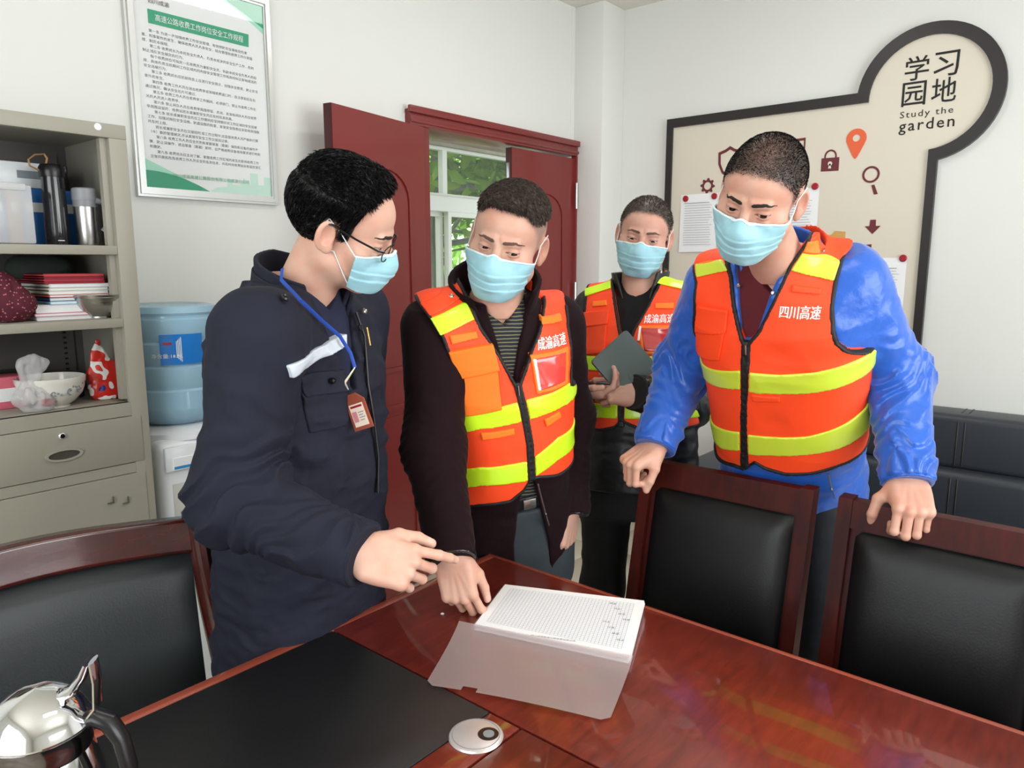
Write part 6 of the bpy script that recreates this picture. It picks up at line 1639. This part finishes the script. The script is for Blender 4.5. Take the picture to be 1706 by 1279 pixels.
# ================= man 4
if P4:
    W4 = Wear(S4_, P4, (.074, .064, .046), .006, .006, .0100, -.262, fs=(9, 15, 9), lam=.042, fold=.8)
    M['blue'] = mat('blue_nylon', srgb(38, 92, 188), .32, sheen=.3, bump=(90, .25, .003), vary=(5, .06, (1, 1, 1)))
    ie, oe = W4.picks([(1233, 565), (1228, 520), (1226, 480), (1222, 440)], 0), W4.picks([(1262, 565), (1278, 520), (1292, 480), (1318, 430)], 0)
    zz = lambda a: np.array(a)[np.argsort(np.array(a)[:, 1])]
    ie, oe = zz(ie), zz(oe); ww = np.linspace(min(ie[0, 1], oe[0, 1]), T4.L+.05, 8)
    V4 = (ww, np.interp(ww, oe[:, 1], oe[:, 0])+.006, np.interp(ww, ie[:, 1], ie[:, 0])-.006)
    W4.jacket('blue_jacket', M['blue'], V4)
    W4.cuffs(M['blue'], .045, .0042)
    W4.shirt(mat('dark_red_shirt', srgb(92, 24, 32), .85, bump=(200, .2, .001)), T4.L*.93, .13, .012)
    vt = W4.vest(dict(wV=0, **{'in': 0}, in_r=[(1213, 422), (1218, 462), (1221, 496), (1229, 540), (1238, 572)], in_l=[(1352, 388), (1317, 442), (1306, 467), (1289, 504), (1266, 550), (1248, 572)],
        out_r=[(1164, 422), (1160, 470), (1157, 520), (1157, 560), (1158, 590)], out_l=[(1422, 405), (1404, 428), (1393, 470), (1386, 510), (1388, 550), (1394, 572), (1410, 585)],
        bottom=[(1184, 745), (1195, 762), (1223, 776), (1240, 782), (1257, 770), (1275, 781), (1309, 790), (1350, 789), (1398, 775), (1438, 750)], zip=[(1243, 572), (1241, 640), (1239, 700), (1240, 778)],
        bands=[([(1170, 602), (1235, 616), (1249, 620), (1300, 624), (1347, 620), (1421, 602)], [(1171, 628), (1235, 647), (1249, 652), (1300, 656), (1347, 654), (1430, 630)]), ([(1178, 700), (1231, 718), (1247, 723), (1300, 728), (1347, 726), (1430, 690)], [(1183, 730), (1231, 749), (1249, 756), (1300, 759), (1347, 757), (1432, 726)])],
        patches=[('reflective_strip', M['strip4'], .004, [(1163, 431), (1206, 421), (1214, 448), (1161, 460)]), ('reflective_strip', M['strip4'], .004, [(1337, 420), (1401, 432), (1390, 466), (1318, 449)]),
                 ('shoulder_patch', M['vestlight'], .003, [(1346, 400), (1416, 412), (1402, 430), (1338, 419)]), ('shoulder_patch', M['vestlight'], .003, [(1180, 400), (1206, 396), (1204, 412), (1168, 424)]),
                 ('utility_loop', M['vest'], .005, [(1321, 472), (1370, 479), (1367, 489), (1319, 483)]), ('pocket', M['vest'], .006, [(1161, 548), (1209, 548), (1199, 598), (1158, 588)]), ('pocket_flap', M['vest'], .010, [(1163, 506), (1214, 514), (1210, 552), (1160, 548)]),
                 ('pocket_welt', M['vest'], .004, [(1252, 655), (1300, 660), (1300, 668), (1254, 667)])], zw=.011, sm=M['strip4']))
    W4.lettering('四川高速', (1300, 517), (1368, 519), .026, M['print'], vt)
    W4.disc(1370, 412, .007, M['snap'], vt, .005)
    collar(T4, neck4-T4.up*.050-T4.fw*.004, T4.up*.92+T4.fw*.08, .076, .10, 0, .060, .038, .70, .0045, M['blue'], W4.jk, flat=.95)
    for px, py in ((1231, 475), (1288, 487)): W4.disc(px, py, .0045, M['snap'], W4.jk, .004, base=.006)
    dn = nrm(wrL4-elL4); cc = wrL4-dn*.016; sd = nrm(np.cross(dn, _Z)); tc_ = nrm(-_fw+_rt*.25); tc_ = nrm(tc_-dn*(tc_@dn))
    MB().lathe([(.006, 0), (.006, .002), (0, .003)], cc+tc_*.0525, 16, tc_, cap=False).build('snap_button', M['print'], W4.jk, True)
    zp = W4.pick(1391, 815)
    pz = [W4.hit([u], [w], .008)[0] for u, w in W4.picks([(1381, 785), (1384, 800), (1388, 812)], 0)]; MB().tube(pz, .0022, 6).build('pocket_zip', M['snap'], W4.jk, True)
    pz = [W4.hit([u], [w], .012)[0] for u, w in W4.picks([(1388, 808), (1392, 822)], 0)]; MB().tube(pz, [(.004, .0015)]*2, 6).build('zip_pull', M['snap'], W4.jk, True)
# ================= man 3
if P3:
    W3 = Wear(S3_, P3, (.068, .060, .046), .028, .004, .005, -.085)
    M['blackjacket'] = mat('black_leather_jacket', srgb(24, 24, 25), .42, bump=(60, .25, .003))
    V3_ = ([.18, .30, .42, .50, .56], [-.004, -.03, -.055, -.066, -.08], [.004, .03, .055, .066, .08])
    W3.jacket('leather_jacket', M['blackjacket'], V3_, h=.0045)
    W3.cuffs(mat('ribbed_cuff', srgb(28, 28, 30), .9), .05, .002, h=.004)
    W3.shirt(mat('black_tee', srgb(16, 16, 18), .9), T3.L*.97, .12, .012, bottom=.1)
    vt = W3.vest(dict(wV=0, **{'in': 0}, in_r=[(1018, 455), (1021, 480), (1026, 515), (1032, 550), (1040, 590)], in_l=[(1108, 456), (1096, 480), (1078, 515), (1057, 548), (1042, 590)],
        out_r=[(980, 468), (977, 490), (974, 515), (970, 545), (962, 570)], out_l=[(1140, 452), (1146, 480), (1150, 520), (1154, 560), (1160, 590)],
        bottom=[(970, 712), (1000, 717), (1024, 712), (1034, 700), (1045, 706), (1070, 716), (1110, 718), (1150, 712), (1168, 704)], zip=[(1040, 595), (1036, 640), (1034, 712)],
        bands=[([(965, 590), (1000, 594), (1050, 595), (1090, 593), (1160, 588)], [(965, 614), (1000, 618), (1050, 618), (1099, 614), (1160, 610)]), ([(972, 669), (1026, 674), (1081, 675), (1164, 669)], [(972, 693), (1026, 697), (1081, 698), (1164, 694)])],
        patches=[('reflective_strip', M['strip'], .004, [(975, 481), (1019, 467), (1018, 480), (975, 494)]), ('reflective_strip', M['strip'], .004, [(1104, 459), (1143, 467), (1142, 483), (1095, 472)]),
                 ('shoulder_patch', M['vestlight'], .003, [(1110, 451), (1142, 455), (1144, 466), (1106, 457)]), ('utility_loop', M['vestlight'], .005, [(988, 502), (1011, 500), (1012, 509), (987, 511)]), ('utility_loop', M['vestlight'], .005, [(1092, 505), (1123, 504), (1123, 514), (1092, 514)]),
                 ('pocket', M['vest'], .007, [(968, 540), (1012, 536), (1008, 588), (966, 592)]), ('pocket_flap', M['vest'], .010, [(974, 520), (1016, 516), (1013, 540), (971, 546)]), ('pocket', M['vestlight'], .004, [(1063, 542), (1122, 542), (1122, 592), (1070, 590)]),
                 ('clear_window', mat('window_film_dark_red', srgb(190, 50, 50), .12, coat=.8), .0055, [(1068, 546), (1120, 546), (1120, 586), (1074, 585)]), ('white_card_edge', M['print'], .0065, [(1065, 543), (1069, 543), (1066, 568), (1062, 568)])]), h=.0042)
    W3.lettering('成渝高速', (1074, 531), (1124, 530), .026, M['print'], vt)
    W3.disc(1120, 462, .005, M['snap'], vt, .005)
    collar(T3, neck3-T3.up*.045-T3.fw*.004, T3.up*.95+T3.fw*.05, .070, .12, 0, .098, .018, .42, .0045, M['blackjacket'], W3.jk, h=.0035)
    tg = sdf_mesh(lambda P: np.maximum(T3.core(P)-.014, np.maximum(-.105-T3.loc(P)[:, 2], np.maximum(T3.loc(P)[:, 2]+.015, T3.loc(P)[:, 0]+.06))), *bbox([T3.w(x, y, w) for x in (-.21, .21) for y in (-.16, .17) for w in (-.12, 0)], 0), .005, 'jacket_hem', mat('grey_green_hem', srgb(96, 106, 106), .6, bump=(30, .4, .004)), W3.jk)
# ================= man 1
if P1:
    W1 = Wear(S1_, P1, (.074, .066, .046), .010, .008, .0120, -.24, fs=(7, 11, 7), lam=.048, fold=.9)
    M['navy'] = mat('navy_work_cloth', srgb(18, 22, 39), .85, bump=(500, .35, .0008), vary=(7, .12, (1, 1, 1)))
    V1 = ([.34, .42, .50, .56], [-.008, -.035, -.055, -.07], [.008, .03, .05, .065])
    W1.jacket('work_jacket', M['navy'], V1)
    W1.cuffs(M['navy'], .055, .0045)
    W1.shirt(mat('navy_polo', srgb(28, 33, 58), .85), T1.L*.93, .11, .012)
    W1.patch('reflective_strip', mat('silver_reflective', srgb(205, 215, 225), .4), .0085, W1.picks([(473, 608), (577, 556), (580, 576), (481, 629)], .004), W1.jk, base=.004)
    W1.patch('pocket', M['navy'], .004, W1.picks([(507, 650), (580, 640), (578, 708), (517, 722)], .008), W1.jk, base=.008)
    W1.patch('pocket_flap', M['navy'], .0075, W1.picks([(503, 630), (576, 615), (583, 651), (510, 661)], .008), W1.jk, base=.008)
    W1.disc(550, 634, .006, M['blackp'], W1.jk, .009, 'button', base=.008)
    W1.disc(471, 497, .007, M['blackp'], W1.jk, .006, 'button', base=.008)
    pl = W1.picks([(592, 520), (606, 560), (612, 640), (622, 700), (629, 760), (628, 820)], .008)
    P_ = [W1.hit([u], [w], .010)[0] for u, w in pl]; MB().tube(P_, [(.0045, .003)]*len(P_), 8).build('placket_edge', M['zip'], W1.jk, True)
    # fold-down collar
    collar(T1, neck1-T1.up*.055-T1.fw*.004, T1.up*.90+T1.fw*.18, .078, .16, 0, .070, .040, .36, .0045, M['navy'], W1.jk, flat=.95)
    collar(T1, neck1-T1.up*.060-T1.fw*.004, T1.up*.90+T1.fw*.18, .094, .02, 0, .058, .035, .34, .0040, M['navy'], W1.jk, name='collar_flap', flat=.95)
# glasses, lanyard, badge and pen of man 1
if P1:
    c_, Fr_, s_ = S1_['head']['c'], S1_['head']['F'], S1_['head']['s']
    hw = lambda x, y, z: toworld((x, y, z), c_, Fr_, s_)
    gl_ = empty('glasses', hw(0, .09, 0), None); gl_.name = 'glasses'; gl_.parent = P1; gl_.matrix_parent_inverse = Matrix.Translation(-P1.location)
    wire = mat('glasses_wire', srgb(26, 24, 26), .3, metal=.5)
    def gmesh(b, nm, m): 
        o = b.build(nm, m, None, True); o.parent = gl_; o.matrix_parent_inverse = Matrix.Translation(-(Vector(gl_.location))); return o
    gl_.location = [float(a) for a in hw(0, .09, 0)]
    for sg in (-1, 1):
        oval = [(sg*.034+.024*math.copysign(abs(math.cos(a))**.8, math.cos(a)), .100-.006*abs(math.cos(a)) if math.cos(a)*sg > 0 else .100, -.004+.0165*math.sin(a)) for a in np.linspace(0, 2*math.pi, 33)[:-1]]
        b = MB().tube([hw(*p) for p in oval], .0011, 6, closed=True); gmesh(b, 'rim', wire)
        b = MB(); vs = [b.b.verts.new([float(t) for t in hw(p[0], p[1], p[2])]) for p in oval]; b.b.faces.new(vs); gmesh(b, 'lens', M['glass'])
        gmesh(MB().tube([hw(sg*.058, .096, .004), hw(sg*.070, .085, .006), hw(sg*.0765, .04, .012), hw(sg*.0835, -.006, .022), hw(sg*.083, -.022, .020), hw(sg*.080, -.033, .006)], [.0019]*3+[.0023]*3, 6), 'temple', wire)
    gmesh(MB().tube([hw(-.0105, .100, .002), hw(0, .103, .006), hw(.0105, .100, .002)], .0012, 6), 'bridge', wire)
    lan = mat('lanyard_blue', srgb(30, 74, 170), .6)
    pl = [(456, 446), (468, 466), (500, 500), (536, 534), (566, 560), (584, 588), (591, 612)]
    pp_ = [W1.hit([u], [w], .022 if i < 1 else .016)[0] for i, (u, w) in enumerate(W1.picks(pl, .016))]
    lp = W1.hit(*[[t] for t in W1.picks([(592, 640)], .016)[0]], .016)[0]
    bd_ = empty('id_badge', lp, 'red-brown identity card holder hanging on a blue lanyard over the navy jacket', 'badge')
    MB().tube(pp_, [(.0034, .0008)]*len(pp_), 8, flat=T1.fw).build('lanyard', lan, bd_, True)
    fx_ = nrm(_rt*.93+(-_fh)*.36); dn_ = nrm(-_Z+_rt*.10)
    nb = np.cross(fx_, -dn_); nb = nrm(nb if nb @ -_fh > 0 else -nb); fx_ = np.cross(-dn_, nb)*1.0; fx_ = nrm(fx_)
    if fx_ @ _rt < 0: fx_ = -fx_
    tilt = Matrix.Rotation(0, 3, 'Z'); bc_ = at(597, 686, np.dot(lp-_c0, _fw)-.012)
    a_ = R(-14); e1 = fx_*math.cos(a_)+dn_*math.sin(a_)*1; e2 = dn_*math.cos(a_)-fx_*math.sin(a_)*1
    bfn = lambda u, w, t: bc_+e1*u+e2*w+nb*t
    MB().tube([pp_[-1], bfn(-.006, -.060, .001), bfn(-.005, -.045, .001)], [(.0012, .0012), (.003, .0015), (.003, .0015)], 8).build('clip', M['chrome'], bd_, True)
    hold = MB().prism([(-.021, -.022), (-.010, -.036), (.006, -.036), (.021, -.022), (.021, .034), (-.021, .034)], bfn, -.003, .001).build('card_holder', mat('badge_leather', srgb(150, 70, 48), .5), bd_)
    cd = MB().prism([(-.0155, -.016), (.0155, -.016), (.0155, .027), (-.0155, .027)], bfn, .001, .0018).build('card', mat('badge_card', srgb(232, 214, 196), .4), hold)
    MB().prism([(-.0135, -.002), (-.003, -.002), (-.003, .018), (-.0135, .018)], bfn, .0018, .0022).build('photo', mat('badge_photo', srgb(206, 130, 140), .5), hold)
    MB().prism([(-.013, -.013), (.013, -.013), (.013, -.009), (-.013, -.009)], bfn, .0018, .0021).build('print_line', M['magnet'], hold)
    for k in range(4): MB().prism([(.0, .0+k*.005), (.013-.003*(k % 2), .0+k*.005), (.013-.003*(k % 2), .0016+k*.005), (.0, .0016+k*.005)], bfn, .0018, .0021).build('print_line', M['greyink'], hold)
    pn_ = [W1.hit([u], [w], .014)[0] for u, w in W1.picks([(607, 545), (612, 575)], .008)]
    tag(MB().tube(pn_, .0022, 8).build('pen', mat('gold_pen', srgb(190, 150, 90), .25, metal=.8), None, True), 'slim gold pen clipped in the chest pocket of the navy jacket', 'pen')
    for (x, y) in ((604, 519), (597, 546)): W1.disc(x, y, .006, M['snap'] if x > 600 else M['blackp'], W1.jk, .006, 'snap_button', base=.008)
# tablet case and keys held by man 3
if P3:
    cs = [at(*p) for p in ((986, 600, 2.00), (1044, 547, 2.02), (1094, 612, 2.03), (1036, 668, 2.01))]
    ct = sum(cs)/4; ex = nrm(cs[1]-cs[0]); ey = nrm(cs[2]-cs[1]); ez = nrm(np.cross(ex, ey)); ez = ez if ez @ -_fh > 0 else -ez; ey = nrm(ey-ex*(ey@ex))
    W_, H_ = np.linalg.norm(cs[1]-cs[0]), np.linalg.norm(cs[2]-cs[1])
    def rr_(w, h, r=.008, n=5):
        o = []
        for sx, sy, a0 in ((1, 1, 0), (-1, 1, 90), (-1, -1, 180), (1, -1, 270)):
            for k in range(n+1): a = R(a0+90*k/n); o.append((sx*(w/2-r)+r*math.cos(a), sy*(h/2-r)+r*math.sin(a)))
        return o
    cf = lambda u, w, t: ct+ex*u+ey*w+ez*t
    tc2 = empty('tablet_case', ct, 'grey-green folding tablet case held in front of the back man', 'tablet case')
    gm = mat('case_grey_green', srgb(92, 104, 100), .55, bump=(300, .2, .001))
    MB().prism(rr_(W_, H_), cf, .004, .007).build('front_cover', gm, tc2); MB().prism(rr_(W_, H_), cf, -.007, -.004).build('back_cover', gm, tc2)
    MB().prism(rr_(W_-.006, H_-.006), cf, -.004, .004).build('tablet', M['blackp'], tc2)
    fl2 = MB().prism([(-.018, H_/2+.002), (-.018, H_/2-.030)]+[(-.018+.036*(1-math.cos(a))/2, H_/2-.030-.016*math.sin(a)) for a in np.linspace(0, math.pi, 9)]+[(.018, H_/2-.03), (.018, H_/2+.002)], cf, .0072, .0092).build('clasp_strap', gm, tc2)
    kp = at(1003, 638, 1.97)
    tag(MB().tube([kp-_rt*.016, kp, kp+_rt*.022-_Z*.002], [.0035, .005, .0035], 8).build('black_pen', M['blackp'], None, True), 'small black pen held between the hands of the back man', 'pen')
